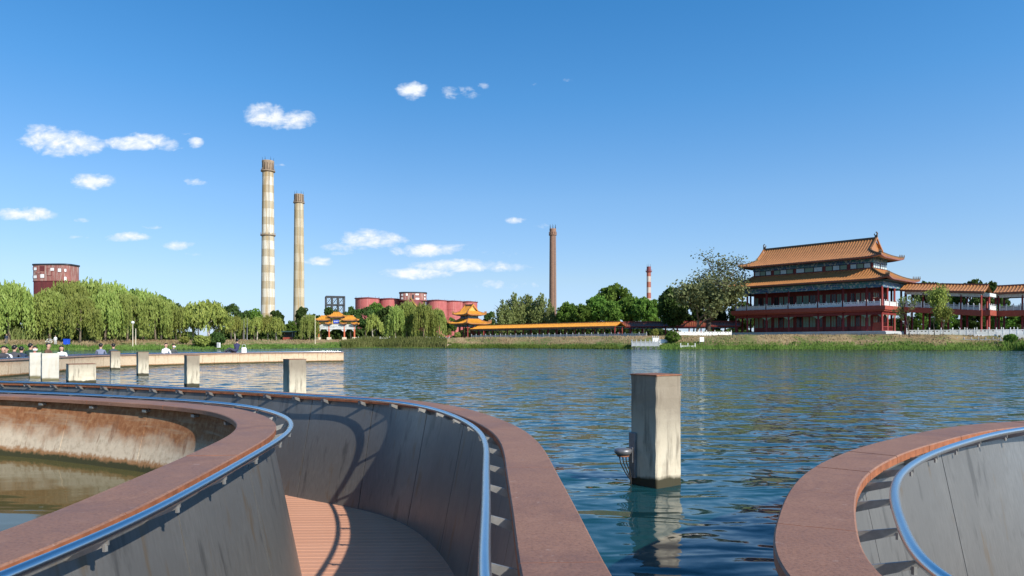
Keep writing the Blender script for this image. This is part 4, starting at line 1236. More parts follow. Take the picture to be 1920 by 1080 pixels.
hh = head_house('silo_head_house', 'maroon silo with windowed head house and diagonal ochre stair', 774.5, Dh, ZC+(HOR-550.5)/F*Dh, ZC+(HOR-564)/F*Dh, 8.4, 7.0, R(8),
    [(-.78,.72,1.3,.9,'white_paint'),(-.78,.25,1.3,1.0,'white_paint'),(-.45,.75,1.1,1.2,'white_paint'),(.30,.78,1.8,.8,'white_paint'),(.32,.2,2.0,.9,'white_paint'),(.85,.7,.9,.9,'white_paint'),(.85,.25,.9,1.0,'white_paint'),(0,.45,.8,2.2,'window_dark')],
    MAT['silo_dark'], MAT['tank'], [(0,7.9)])
for (a,b) in (((-1.5,-7.4,27),(.8,-8.4,23.4)),((.8,-8.4,23.4),(3.6,-8.6,20.2)),((3.6,-8.6,20.2),(6.4,-8.4,16.5))):
    mb = MB(); mb.tube([a,b], .38, 5); part('stair_flight', mb, MAT['ochre_steel'], hh)
    mb = MB(); mb.tube([(a[0],a[1]-.3,a[2]+1.0),(b[0],b[1]-.3,b[2]+1.0)], .1, 4); part('stair_rail', mb, MAT['ochre_steel'], hh)
Dt = 300.0
head_house('red_tank_house', 'tall patchy red-brown silo building with scattered white windows above the willows', 105.5, Dt, ZC+(HOR-499)/F*Dt, ZC+(HOR-528)/F*Dt, 8.3, 4.6, R(-4),
    [(-.93,.80,.9,.9,'pane'),(-.72,.76,1.3,1.0,'white_paint'),(-.90,.25,.9,.9,'pane'),(-.72,.25,1.5,1.0,'white_paint'),(-.32,.30,1.5,1.3,'white_paint'),(-.34,.78,1.6,1.5,'tank_dark'),(.22,.72,1.4,1.0,'white_paint'),(.60,.66,1.2,1.2,'white_paint'),(.86,.66,.6,1.0,'white_paint'),(.86,.12,.7,1.4,'white_paint'),(.05,.55,1.6,2.4,'tank'),(-.55,.5,2.0,.5,'tank')],
    MAT['tank_dark'], MAT['tank'], [], 64, .42, True)

# ------------------------------------------------------------------ chimneys
def banded(name, c1, c2, z0, period, phase, rust=.6):
    t = NT(name)
    z = t.sep()[2]; n = t.noise(.5, 6, .65); drip = t.noise(1.0, 6, .6, (.9,.9,.05)); n3 = t.noise(2.2, 4, .6)
    s = t.math('FRACT', t.math('DIVIDE', t.math('ADD', t.math('SUBTRACT', z, z0), t.math('MULTIPLY', n, .5)), period))
    m = t.math('GREATER_THAN', s, phase)
    col = t.mix(m, c1, c2)
    col = t.mix(t.math('MULTIPLY', t.step(drip, .45, .62), rust, True), col, (.33,.21,.075))
    col = t.mix(t.math('MULTIPLY', t.step(n3, .55, .72), .3, True), col, (.30,.26,.20))
    t.set(col, .85, 0, .2); return t.m
def chimney(label, cx, D, ytop, rt, rb, rings, mat, crown, cap_mat, ribs=0, flare=1.05):
    zt = ZC+(HOR-ytop)/F*D
    g = thing('factory_chimney', label, 'chimney', ((cx-960)/F*D, D, 2.0), 0, 'factory chimneys')
    zt -= 2.0
    mb = MB(); zc = zt-(crown)
    mb.lathe([(rb,0)]+[(rb+(rt-rb)*k/8, zc*k/8) for k in range(1,9)], 36, caps=False); part('shaft', mb, mat, g, True)
    mb = MB(); mb.lathe([(rt*.98,zc-.02),(rt,zc+crown*.4),(rt*flare,zt-.4),(rt*flare,zt),(rt*.8,zt),(rt*.78,zt-1.5)], 36, caps=False); part('crown', mb, cap_mat, g, True)
    for (y, r, h) in rings:
        z = ZC+(HOR-y)/F*D-2.0
        mb = MB(); mb.lathe([(r*.75,z-h*.6),(r,z),(r,z+h*.4),(r*.75,z+h*.4)], 36, caps=False); part('collar', mb, cap_mat, g)
        for k in range(12):
            a = 2*math.pi*k/12; q = MB(); q.box(-.06,.06,-.06,.06,0,1.2); part('guard_post', q, cap_mat, g, loc=(r*.96*math.cos(a), r*.96*math.sin(a), z+h*.4))
    for k in range(6):
        a = 2*math.pi*(k+.3)/6; q = MB(); q.lathe([(.12,0),(.03,2.0)],5); part('lightning_rod', q, MAT['dark_metal'], g, loc=(rt*flare*.9*math.cos(a), rt*flare*.9*math.sin(a), zt-.05))
    for k in range(ribs):
        a = 2*math.pi*k/ribs; q = MB(); q.box(-.18,.18,-.12,.12,zc+.3,zt-.3); part('crown_rib', q, MAT['ridge'], g, loc=(rt*1.01*math.cos(a), rt*1.01*math.sin(a),0), rz=a+math.pi/2)
    # ladder up the side
    q = MB(); a = R(-60)
    for s in (-.25,.25): q.tube([((rb+.25)*math.cos(a)+s,(rb+.25)*math.sin(a),0),((rt+.25)*math.cos(a)+s,(rt+.25)*math.sin(a),zc)], .05, 4)
    part('ladder', q, MAT['lamp_metal'], g)
    return g
MAT['chim1'] = banded('white_banded_concrete', (.47,.41,.30), (.66,.62,.52), 2.6, 8.05, .48, .75)
MAT['chim2'] = banded('faded_concrete', (.44,.38,.26), (.52,.46,.34), 1.0, 10.0, .5, .7)
MAT['chim3'] = vary('brown_brick', (.27,.155,.105), .25, .8, .9, stretch=(1,1,4))
MAT['chim4'] = banded('red_white_paint', (.42,.13,.10), (.62,.54,.49), 0.0, 7.6, .5, .2)
MAT['chim_cap'] = vary('grimy_brown_concrete', (.30,.22,.15), .3, .7, .9)
chimney('tallest chimney, white and tan bands with two collar galleries', 502.5, 350, 302, 2.75, 3.55, [(322,3.5,1.0),(442,3.7,.8)], MAT['chim1'], 5.4, MAT['chim_cap'], 14, 1.08)
chimney('second tall chimney, plain faded tan concrete beside the banded one', 560.5, 400, 364.5, 2.6, 3.25, [(381,3.2,.9)], MAT['chim2'], 5.0, MAT['chim_cap'], 14, 1.02)
chimney('slender brown brick chimney standing alone above the feathery trees', 1036.5, 300, 429, 1.38, 1.68, [(441,1.72,.7)], MAT['chim3'], 2.8, MAT['chim3'], 0, 1.04)
chimney('small distant red and white striped chimney above the round trees', 1216.5, 480, 500, 1.45, 1.65, [(509.5,2.2,.8)], MAT['chim4'], 3.2, MAT['silo_dark'], 0, 1.0)
# ------------------------------------------------------------------ foliage
def leaf_mat(name, dark, mid, light, scale=.35):
    t = NT(name)
    oi = t.n.new('ShaderNodeObjectInfo'); n = t.noise(scale, 3, .6); n2 = t.noise(5.0, 2, .5)
    f = t.math('ADD', t.math('MULTIPLY', n, .6), t.math('MULTIPLY', n2, .4))
    c = t.ramp(f, [(.32, dark), (.5, mid), (.68, light)])
    h = t.n.new('ShaderNodeHueSaturation'); t.l.new(c, h.inputs['Color'])
    h.inputs['Saturation'].default_value = .92
    t.l.new(t.math('ADD', .485, t.math('MULTIPLY', oi.outputs['Random'], .03)), h.inputs['Hue'])
    t.l.new(t.math('ADD', .78, t.math('MULTIPLY', oi.outputs['Random'], .5)), h.inputs['Value'])
    d = t.n.new('ShaderNodeBsdfDiffuse'); tr = t.n.new('ShaderNodeBsdfTranslucent'); mx = t.n.new('ShaderNodeMixShader'); mx.inputs[0].default_value = .33
    t.l.new(h.outputs[0], d.inputs[0]); t.l.new(h.outputs[0], tr.inputs[0])
    t.l.new(d.outputs[0], mx.inputs[1]); t.l.new(tr.outputs[0], mx.inputs[2]); t.l.new(mx.outputs[0], t.out.inputs[0])
    return t.m
MAT['willow'] = leaf_mat('willow_leaf', (.14,.19,.03), (.255,.32,.06), (.39,.44,.115))
MAT['willow_y'] = leaf_mat('yellow_willow_leaf', (.16,.19,.03), (.27,.305,.055), (.40,.42,.10))
MAT['broad'] = leaf_mat('broad_leaf', (.055,.115,.013), (.115,.215,.025), (.20,.31,.05))
MAT['dark_leaf'] = leaf_mat('dark_leaf', (.032,.065,.014), (.065,.12,.026), (.115,.175,.045))
MAT['grey_leaf'] = leaf_mat('grey_leaf', (.12,.145,.05), (.19,.215,.085), (.28,.295,.13))
MAT['feather'] = leaf_mat('feather_leaf', (.12,.155,.04), (.20,.24,.07), (.31,.34,.12))
MAT['grass'] = leaf_mat('shore_grass', (.07,.12,.018), (.12,.19,.028), (.20,.25,.06), .12)
MAT['reed'] = leaf_mat('reed_blade', (.10,.14,.03), (.19,.22,.06), (.33,.30,.12), .15)
MAT['dry'] = leaf_mat('dry_grass', (.24,.17,.08), (.36,.27,.14), (.45,.36,.21), .15)
MAT['bark'] = vary('tree_bark', (.16,.125,.09), .35, 3, .9)
MAT['bark_pale'] = vary('pale_bark', (.42,.38,.31), .3, 3, .9)
MAT['bark_dark'] = vary('dark_bark', (.07,.055,.045), .35, 3, .9)

def quads_mesh(name, C, A, B, mat, smooth=False):
    """centres C, half axes A and B (n x 3 arrays)"""
    n = len(C)
    v = np.empty((n*4,3), np.float32)
    v[0::4] = C-A-B; v[1::4] = C+A-B; v[2::4] = C+A*.75+B; v[3::4] = C-A*.75+B
    me = bpy.data.meshes.new(name)
    me.vertices.add(n*4); me.vertices.foreach_set('co', v.ravel())
    me.loops.add(n*4); me.loops.foreach_set('vertex_index', np.arange(n*4, dtype=np.int32))
    me.polygons.add(n); me.polygons.foreach_set('loop_start', np.arange(0, n*4, 4, dtype=np.int32)); me.polygons.foreach_set('loop_total', np.full(n, 4, np.int32))
    me.materials.append(mat); me.update(calc_edges=True); me.validate()
    return me
def rdir(g, n):
    v = g.normal(size=(n,3)); return v/np.linalg.norm(v, axis=1, keepdims=True)
def leaf_axes(g, n, w, h, vertical=0.0):
    a = rdir(g, n); b = rdir(g, n)
    if vertical:
        b = b*(1-vertical); b[:,2] -= vertical
        b /= np.linalg.norm(b, axis=1, keepdims=True)
        a[:,2] *= .3
    a -= b*np.sum(a*b, axis=1, keepdims=True); a /= np.linalg.norm(a, axis=1, keepdims=True)+1e-9
    s = g.uniform(.7, 1.35, (n,1))
    return a*w*s, b*h*s
def trunk_mesh(name, H, r, g, limbs, mat, lean=.3, top=.9):
    mb = MB(); K = 6
    bend = g.normal(size=2)*lean
    pts = [Vector((bend[0]*math.sin(k/K*2), bend[1]*math.sin(k/K*2.4), H*top*k/K - .4*(k == 0))) for k in range(K+1)]
    mb.tube(pts, [r*(1-.85*k/K)*(1.25 if k == 0 else 1) for k in range(K+1)], 7)
    ends = []
    for i in range(limbs):
        t_ = g.uniform(.28, .8); p = pts[int(t_*K)].lerp(pts[min(K,int(t_*K)+1)], t_*K-int(t_*K)); a = g.uniform(0, 2*math.pi); L = H*g.uniform(.22, .42)*(1.1-t_*.5)
        d = Vector((math.cos(a), math.sin(a), g.uniform(.5, 1.2))).normalized()
        q = p + d*L*.5 + Vector((0,0,L*.05)); e = q + Vector((d.x*.9, d.y*.9, d.z*.7))*L*.5
        mb.tube([p, q, e], [r*.42*(1-t_*.4), r*.26, r*.08], 5); ends.append(e)
    return mb.mesh(name, mat, True), ends

def willow(seed, H=10.0, Rr=3.4, n_tip=300, mat='willow', droop=(.35,.78), bark='bark'):
    g = np.random.default_rng(seed)
    tm, _ = trunk_mesh('trunk', H, .24, g, 9, MAT[bark])
    C = []; n = n_tip
    nb = 30
    bu = g.uniform(0, 2*math.pi, nb); br = np.sqrt(g.uniform(.0, 1, nb)); bh = g.uniform(.80, 1.04, nb)
    k = g.integers(0, nb, n)
    lob = 1 + .20*np.sin(bu*3+seed) + .12*np.sin(bu*5+seed*2)
    tx = (br*Rr*lob*np.cos(bu))[k] + g.normal(0, .42, n); ty = (br*Rr*lob*np.sin(bu))[k] + g.normal(0, .42, n)
    rr = np.clip(np.hypot(tx, ty)/Rr, 0, 1)
    tz = H*(.58 + .40*np.sqrt(np.clip(1-rr**2*.85, 0, 1))*bh[k]) + g.normal(0, .22, n)
    for i in range(n):
        L = H*g.uniform(*droop)*(.55+.45*rr[i]); m = int(9+L*3.2)
        s = g.uniform(0, 1, m)
        x = tx[i] + (tx[i]/Rr*.5)*s + g.normal(0, .11, m); y = ty[i] + (ty[i]/Rr*.5)*s + g.normal(0, .11, m)
        z = tz[i] - L*s**1.15 + g.normal(0, .06, m)
        C.append(np.stack([x, y, np.maximum(z, .9+g.uniform(0,.8))], 1))
    m = 700; q = rdir(g, m)*np.cbrt(g.uniform(.2, 1, (m,1))); q[:,0:2] *= Rr*.85; q[:,2] = H*.78 + q[:,2]*H*.2
    C.append(q)
    for i in range(70):      # loose sprigs breaking the outline
        a = g.uniform(0, 2*math.pi); r_ = Rr*math.sqrt(g.uniform(0, .8)); z0 = H*(.58+.40*math.sqrt(max(0, 1-(r_/Rr)**2*.85)))
        m = 7; s_ = np.linspace(0, 1, m); hgt_ = g.uniform(.3, 1.1)
        C.append(np.stack([r_*math.cos(a)+g.normal(0,.05,m)+s_*g.normal(0,.2), r_*math.sin(a)+g.normal(0,.05,m)+s_*g.normal(0,.2), z0-.2+hgt_*s_], 1))
    C = np.concatenate(C)
    A, B = leaf_axes(g, len(C), .075, .24, .72)
    return tm, quads_mesh('crown', C, A, B, MAT[mat])
def broad(seed, H=10.0, Rr=4.0, clumps=85, per=75, mat='broad', low=.28, size=.17, bark='bark_dark', cl=.2):
    g = np.random.default_rng(seed)
    tm, ends = trunk_mesh('trunk', H, .26, g, 11, MAT[bark])
    d = rdir(g, clumps); rad = np.cbrt(g.uniform(.25, 1, (clumps,1)))
    cc = d*rad; cc[:,2] = np.where(cc[:,2] < 0, cc[:,2]*.8, cc[:,2])
    cz = H*(low+1)/2; hz = H*(1-low)/2*.86
    cen = np.stack([cc[:,0]*Rr*.84, cc[:,1]*Rr*.84, cz+cc[:,2]*hz], 1)
    C = []
    for c in cen:
        r_ = Rr*g.uniform(.7, 1.4)*cl; m = int(per*g.uniform(.6, 1.4))
        q = rdir(g, m)*np.cbrt(g.uniform(.35, 1, (m,1)))*r_; q[:,2] *= .75; C.append(c+q)
    C = np.concatenate(C); A, B = leaf_axes(g, len(C), size, size*1.15)
    return tm, quads_mesh('crown', C, A, B, MAT[mat])
def plume(seed, H=14.0, Rr=3.0, mat='feather'):
    g = np.random.default_rng(seed)
    tm, _ = trunk_mesh('trunk', H, .28, g, 9, MAT['bark'])
    C = []
    for i in range(34):
        a = g.uniform(0, 2*math.pi); r_ = Rr*math.sqrt(g.uniform(0, 1)); top = H*(1-.35*(r_/Rr)**2)*g.uniform(.8, 1.02); bot = H*g.uniform(.12, .4)
        m = int(170*(top-bot)/H); s = g.uniform(0, 1, m)
        w = .42*(1-s)**.6+.07
        x = r_*math.cos(a)*(.75+.35*s) + g.normal(0, 1, m)*w; y = r_*math.sin(a)*(.75+.35*s) + g.normal(0, 1, m)*w
        C.append(np.stack([x, y, bot+(top-bot)*s], 1))
    C = np.concatenate(C); A, B = leaf_axes(g, len(C), .10, .26, .6); B = -B
    return tm, quads_mesh('crown', C, A, B, MAT[mat])
def branchy(seed, H, spread, depth, leaves, mat, lsize, bark, r0=.3, cluster=.5, first=.25, per=12):
    """tree with visible limbs and thin foliage"""
    g = np.random.default_rng(seed); mb = MB(); tips = []
    def grow(p, d, L, r, k):
        q = p + d*L*.55 + Vector(g.normal(size=3))*L*.05; e = q + (d + Vector(g.normal(size=3))*.14).normalized()*L*.5
        mb.tube([p, q, e], [r, r*.8, r*.62], 6 if k > 2 else 4)
        if k == 0: tips.append(e); tips.append(q); return
        if k <= 2: tips.append(q)
        for i in range(3 if g.uniform() < .6 else 2):
            a = g.uniform(0, 2*math.pi); s = g.uniform(.35, .75)*spread
            nd = (d + Vector((math.cos(a)*s, math.sin(a)*s, g.uniform(-.05, .25)))).normalized()
            grow(e if i < 2 else q, nd, L*g.uniform(.66, .84), r*.6, k-1)
    grow(Vector((0,0,-.3)), Vector((0.05,0,1)).normalized(), H*first, r0, depth)
    tm = mb.mesh('trunk', MAT[bark], True)
    C = []
    for t_ in tips:
        m = max(1, int(per*g.uniform(.3, 1.5))); C.append(np.array(t_)+g.normal(0, cluster, (m,3)))
    C = np.concatenate(C)
    if len(C) > leaves: C = C[g.permutation(len(C))[:leaves]]
    A, B = leaf_axes(g, len(C), lsize, lsize*1.3, .25)
    zm = max(v[2] for v in mb.v)
    return tm, quads_mesh('crown', C, A, B, MAT[mat]), zm

KIND = {}
for i, s in enumerate((11,12,13,14)): KIND['willow%d' % i] = willow(s, 10, (3.2,3.6,2.9,3.8)[i]) + (10.0,)
for i, s in enumerate((21,22,23)): KIND['willowy%d' % i] = willow(s, 7.5, (2.3,2.6,2.0)[i], 200, 'willow_y', (.2,.45), 'bark_pale') + (7.5,)
for i, s in enumerate((31,32,33)): KIND['broad%d' % i] = broad(s, 10, (4.2,4.6,3.8)[i]) + (10.0,)
for i, s in enumerate((41,42,43)): KIND['dark%d' % i] = broad(s, 10, (3.4,3.8,2.9)[i], 75, 70, 'dark_leaf', .2) + (10.0,)
KIND['darkbroad'] = broad(47, 10, 4.6, 110, 75, 'dark_leaf', .08) + (10.0,)
KIND['midbroad'] = broad(48, 10, 3.6, 75, 70, 'broad', .15) + (10.0,)
for i, s in enumerate((51,52,53)): KIND['plume%d' % i] = plume(s, 14, (2.6,3.0,2.3)[i]) + (14.0,)
tm, cm, zm = branchy(61, 17.5, 1.25, 5, 6500, 'grey_leaf', .085, 'bark_dark', .36, .55, .24, 11); KIND['sparse'] = (tm, cm, zm)
tm, cm, zm = branchy(62, 9, 1.25, 5, 5200, 'grey_leaf', .11, 'bark', .2, .45, .24, 16); KIND['grey'] = (tm, cm, zm)
tm, cm, zm = branchy(63, 9, .55, 4, 520, 'feather', .09, 'bark', .10, .25, .3, 5); KIND['bare'] = (tm, cm, zm)
tm, cm, zm = branchy(64, 9, .75, 4, 2600, 'willow_y', .11, 'bark', .12, .5, .26, 26); KIND['young'] = (tm, cm, zm)

trng = random.Random(5)
def tree(kind, px, D, ytop, label, cat='tree', wide=1.0, group=None, zoff=0, name='tree', rz=None):
    tm, cm, H = KIND[kind]
    zg_ = gz(px, D) + zoff; h = ZC + (HOR-ytop)/F*D - zg_; s = h/H
    g = thing(name, label, cat, ((px-960)/F*D, D, zg_-.05), trng.uniform(0, 6.28) if rz is None else rz, group, (s*wide, s*wide, s))
    link('trunk', tm, g); link('crown', cm, g)
    return g
GW = 'willows along the left shore'
# front rank of willows on the left shore
W = [(-62,528,128,'willow0',1.0),(-22,533,133,'willow1',.95),(18,531,130,'willow3',.9),(55,556,136,'willow2',.95),(92,545,134,'willow0',.95),(128,531,150,'willow1',1.0),(168,527,160,'willow3',1.0),
     (150,556,132,'willow2',1.0),(196,548,138,'willow0',.95),(214,534,165,'willow2',1.05),(238,552,142,'willow1',.9),(268,546,158,'willow3',1.0),(292,556,146,'willow0',.9),(316,566,152,'willow2',.95),(338,577,150,'willow1',.85)]
order = sorted(W)
for i, (px, yt, D, k, w) in enumerate(order):
    lab = 'green weeping willow on the left shore, %s' % (
        ['cut by the left frame edge','standing at the left frame edge','left of the red silo building','below the red silo building','under the right part of the red silo building',
         'rising right beside the red silo building','low broad crown in front','tall crown just right of the silo building','behind the farthest concrete post',
         'tall crown above the two lamp-side trunks','behind the pale lamp post','right of the lamp post','crown above the man in white','right of the man in white','last before the yellow willows'][i])
    tree(k, px, D, yt, lab, wide=w, group=GW, name='willow_tree')
for (px, yt, D, k, w, lab) in [(76,550,172,'plume1',.9,'feathery tree rising behind the willows below the red silo building'),(184,523,176,'plume0',.9,'feathery tree top right of the red silo building'),(252,538,180,'dark2',.7,'dark spiky tree top above the lamp post'),(302,551,178,'broad2',.7,'green tree behind the willows right of the lamp post'),(330,566,185,'dark1',.6,'dark tree top left of the yellow willows'),(372,570,190,'dark2',.6,'dark tree top behind the yellow willows'),(-8,541,165,'plume2',.9,'feathery tree behind the willows at the left frame edge')]:
    tree(k, px, D, yt, lab, wide=w, group='trees behind the left willows')
GY = 'yellow-green willows with pale trunks'
for (px, yt, D, k, w, lab) in [(364,572,152,'willowy1',1.1,'yellow-green willow at the left start of the pale row'),(392,567,150,'willowy0',1.2,'tallest yellow-green willow, left of the dark trees'),(412,580,156,'willowy2',1.0,'narrow yellow-green willow beside the dark trees'),
        (441,596,186,'willowy1',.9,'small pale willow below the dark trees, left end of the low row'),(462,598,187,'willowy0',.85,'small pale willow between two thin poles'),(482,597,186,'willowy2',1.0,'small pale willow left of the banded chimney foot'),
        (502,594,188,'willowy1',.9,'small pale willow in front of the banded chimney'),(519,597,186,'willowy0',.9,'small pale willow right of the banded chimney foot')]:
    tree(k, px, D, yt, lab, wide=w, group=GY, name='willow_tree')
tree('willow3', 580, 181, 590, 'drooping green willow left of the memorial gateway', wide=.8, name='willow_tree')
for (px, yt, D, k, w, lab) in [(434,567,215,'dark1',.7,'dark spiky tree left of the banded chimney, tallest of its group'),(456,579,220,'dark0',.8,'dark tree behind the small pale willows'),(477,577,225,'broad2',.8,'dull green tree touching the banded chimney on its left'),
        (517,579,225,'dark2',.9,'dark tree at the foot of the banded chimney'),(545,600,195,'midbroad',.8,'rounded green tree between the two tall chimneys'),(567,572,240,'dark2',.7,'dark tree at the foot of the plain chimney'),
        (620,572,260,'dark0',.7,'dark tree in front of the steel frame tower'),(658,573,255,'dark1',.7,'dark tree between gateway and leftmost silo'),(601,590,235,'dark2',.9,'low dark tree behind the gateway left roof')]:
    tree(k, px, D, yt, lab, wide=w, group='dark trees behind the willows')
for (px, yt, D, k, w, lab) in [(686,573,205,'dark1',.9,'dark green tree right of the gateway'),(706,566,215,'broad0',.7,'green tree in front of the leftmost silo'),(700,592,196,'willowy0',.9,'yellowish low tree right of the gateway'),
        (724,570,212,'dark0',.8,'dark tree in front of the second silo'),(808,592,226,'midbroad',.8,'green tree low before the right silos'),(836,600,222,'midbroad',.8,'low green tree left behind the pavilion')]:
    tree(k, px, D, yt, lab, wide=w, group='trees before the silos')
for (px, yt, D, k, w, lab) in [(742,574,202,'willow0',.75,'weeping willow in front of the second silo'),(764,567,206,'willow2',.9,'weeping willow just left of the ochre stair'),(794,570,200,'willow3',.8,'largest weeping willow below the windowed head house'),(820,580,203,'willow1',.75,'weeping willow left of the small pavilion')]:
    tree(k, px, D, yt, lab, wide=w, group='willows before the silos', name='willow_tree')
for (px, yt, D, k, w, lab) in [(846,594,262,'broad2',.7,'green tree behind the pavilion on its left'),(917,581,255,'dark0',.7,'dark tree behind the pavilion on its right')]:
    tree(k, px, D, yt, lab, wide=w, group='trees behind the pavilion')
for (px, yt, D, k, w, lab) in [(942,560,228,'plume0',1.25,'feathery tree at the left of the plume-like group'),(965,548,232,'plume1',1.25,'feathery tree second from left in the plume-like group'),(992,542,236,'plume2',1.5,'tallest feathery tree left of the brick chimney'),(1016,549,230,'plume1',1.2,'feathery tree beside the brick chimney'),(1034,566,226,'plume0',.8,'feathery tree in front of the brick chimney foot')]:
    tree(k, px, D, yt, lab, wide=w, group='feathery trees left of the brick chimney', name='feathery_tree')
for (px, yt, D, k, w, lab) in [(1066,565,222,'broad1',.75,'round green tree right of the brick chimney'),(1092,568,212,'broad0',.7,'round green tree, second right of the brick chimney'),(1118,552,214,'broad2',.85,'round green tree left of the highest crown'),(1152,531,226,'broad1',.8,'highest round crown between the two slim chimneys'),
        (1146,562,205,'broad0',.8,'bright round tree below the highest crown'),(1180,553,208,'broad2',.9,'round green tree left of the striped chimney'),(1206,556,204,'broad1',.7,'round green tree in front of the striped chimney'),(1226,560,214,'broad0',.65,'round green tree right of the striped chimney')]:
    tree(k, px, D, yt, lab, wide=w, group='round green trees behind the corridor')
tree('darkbroad', 1262, 172, 532, 'dense dark tree beside the sparse tall one', wide=.66)
tree('darkbroad', 1340, 180, 566, 'dark low tree left of the hall', wide=.8)
tree('darkbroad', 1392, 200, 562, 'dark tree showing between the sparse tree and the hall', wide=.9)
tree('dark1', 1300, 178, 560, 'dark tree behind the greyish one', wide=.9)
tree('grey', 1306, 160, 536, 'greyish bushy tree in front of the dark trees', wide=1.0, rz=.8)
tree('sparse', 1326, 165, 466, 'tall sparse tree with bare dark limbs left of the hall', wide=1.3, rz=2.0, name='sparse_tree')
for (px, yt, D, k, w, lab) in [(1738,523,188,'dark2',.8,'dark crown peeking above the gallery roof by the hall'),(1772,530,190,'broad2',.8,'low crown above the gallery roof'),(1822,521,186,'dark1',.8,'broad dark crown above the gallery'),(1858,523,188,'dark0',.8,'dark crown above the right part of the gallery'),
        (1725,585,172,'midbroad',.9,'green tree seen through the gallery near the hall'),(1775,575,176,'midbroad',1.0,'green tree seen through the gallery middle'),(1825,578,174,'dark1',1.1,'dark tree seen under the gallery'),(1880,570,178,'midbroad',1.1,'green tree seen through the far gallery'),(1935,568,176,'dark0',1.1,'dark tree at the right frame edge behind the gallery'),(1700,590,185,'dark1',1.2,'dark tree behind the thin bare young tree'),(1750,592,182,'darkbroad',.9,'dark tree under the gallery behind the bright young trees'),(1800,595,184,'darkbroad',.9,'dark tree under the gallery left of the white stairs'),(1852,592,186,'darkbroad',.9,'dark tree under the gallery landing'),(1905,594,184,'darkbroad',.9,'dark tree under the far gallery stretch')]:
    tree(k, px, D, yt, lab, wide=w, group='trees behind the gallery')
tree('bare', 1708, 132, 552, 'thin half-bare young tree between hall and gallery', wide=1.0, name='young_tree', rz=1)
tree('young', 1752, 131, 542, 'bright young tree in front of the gallery', wide=.62, name='young_tree', rz=2)
tree('young', 1768, 130, 575, 'lower bright young tree beside the taller one at the gallery', wide=.8, name='young_tree', rz=4)
# bushes
KIND['bush'] = broad(71, 3, 2.2, 70, 60, 'broad', .02, .11, 'bark', .22) + (3.0,)
KIND['bush_y'] = broad(72, 3, 2.0, 60, 60, 'willow_y', .02, .11, 'bark', .22) + (3.0,)
KIND['bush_d'] = broad(73, 3, 2.0, 60, 60, 'dark_leaf', .02, .11, 'bark', .22) + (3.0,)
for (px, yt, D, k, w, lab) in [(1262,621,142,'bush',1.0,'bright green bush beside the white landing stage'),(1228,616,158,'bush_y',.8,'pale shrub behind the landing stage'),(858,622,176,'bush_y',.75,'yellow-green shrub at the foot of the pavilion'),(843,617,182,'willowy1',.5,'slender yellow shrub left of the pavilion'),
        (378,628,140,'bush_y',1.1,'yellowish bush under the yellow willows'),(346,630,143,'bush_y',1.0,'low bush right of the man in white'),(405,622,142,'bush_d',.9,'dark bush beside a small white box'),(132,612,136,'bush_d',.6,'dark shrub beside the blue bin'),(1895,626,122,'bush',1.1,'green shrub at the right frame edge')]:
    tree(k, px, D, yt, lab, cat='bush', wide=w, name='bush')

# grass and reeds
def blades(name, label, xr, sr, n, h, w, mat, seed, zadd=0, lean=.35):
    g = np.random.default_rng(seed)
    px = g.uniform(xr[0], xr[1], n); s = g.uniform(sr[0], sr[1], n)
    keep = (np.sin(px*.045+seed)+np.sin(px*.13+seed*2)+g.normal(0,.9,n)) > -1.1
    px, s = px[keep], s[keep]; n = len(px)
    D = np.interp(px, SHX, SHD)+s+np.sin(px*.021)*.9+np.sin(px*.063+1)*.5
    z = np.array([gz(a, b) for a, b in zip(px, np.interp(px, SHX, SHD)+s)])
    hh_ = h*g.uniform(.5, 1.2, n)
    C = np.stack([(px-960)/F*D, D, z+hh_*.5-.05+zadd], 1)
    A = np.stack([np.full(n, w), g.normal(0, w*.6, n), np.zeros(n)], 1)*g.uniform(.6,1.3,(n,1)); B = np.stack([g.normal(0, lean*.3, n)*hh_, g.normal(0, lean*.3, n)*hh_, hh_*.5], 1)
    o = link(name, quads_mesh(name, C, A, B, MAT[mat])); return struct(o, 'stuff', label)
blades('shore_grass', 'green grass along the right shore', (1180,2050), (-.3,6), 9000, .42, .05, 'grass', 1)
blades('shore_grass', 'green grass along the middle shore', (840,1190), (-.3,4), 4500, .5, .05, 'grass', 2)
blades('reeds', 'reed belt below the gateway and willows', (640,838), (.6,4.5), 9000, 1.15, .06, 'reed', 3)
blades('shore_grass', 'green grass on the left shore', (-120,640), (-.3,6.5), 9000, .4, .06, 'grass', 4)
blades('dry_grass', 'dry tan grass on the upper banks', (850,1950), (4,13), 9000, .3, .06, 'dry', 5)
blades('dry_grass', 'dry tan grass on the left bank', (-100,640), (6,16), 6000, .35, .07, 'dry', 6)
blades('reeds', 'tall dry reeds under the left willows', (20,230), (15,22), 2600, 2.4, .07, 'reed', 7)
blades('reeds', 'tall dark grass clump at the right frame edge', (1880,2050), (-.2,4), 1600, 1.3, .06, 'grass', 8)
# far wood closing the horizon
g = np.random.default_rng(99); n = 90000
px = g.uniform(-400, 2400, n); D = g.uniform(255, 285, n)
top = 7 + 2.5*np.sin(px*.013) + 1.8*np.sin(px*.041+2) + 1.2*np.sin(px*.11)
C = np.stack([(px-960)/F*D, D, 1.5 + top*.85*np.power(g.uniform(0, 1, n), .8)], 1); A, B = leaf_axes(g, n, .42, .48)
struct(link('far_wood', quads_mesh('far_wood', C, A, B, MAT['dark_leaf'])), 'stuff', 'dark distant tree line')

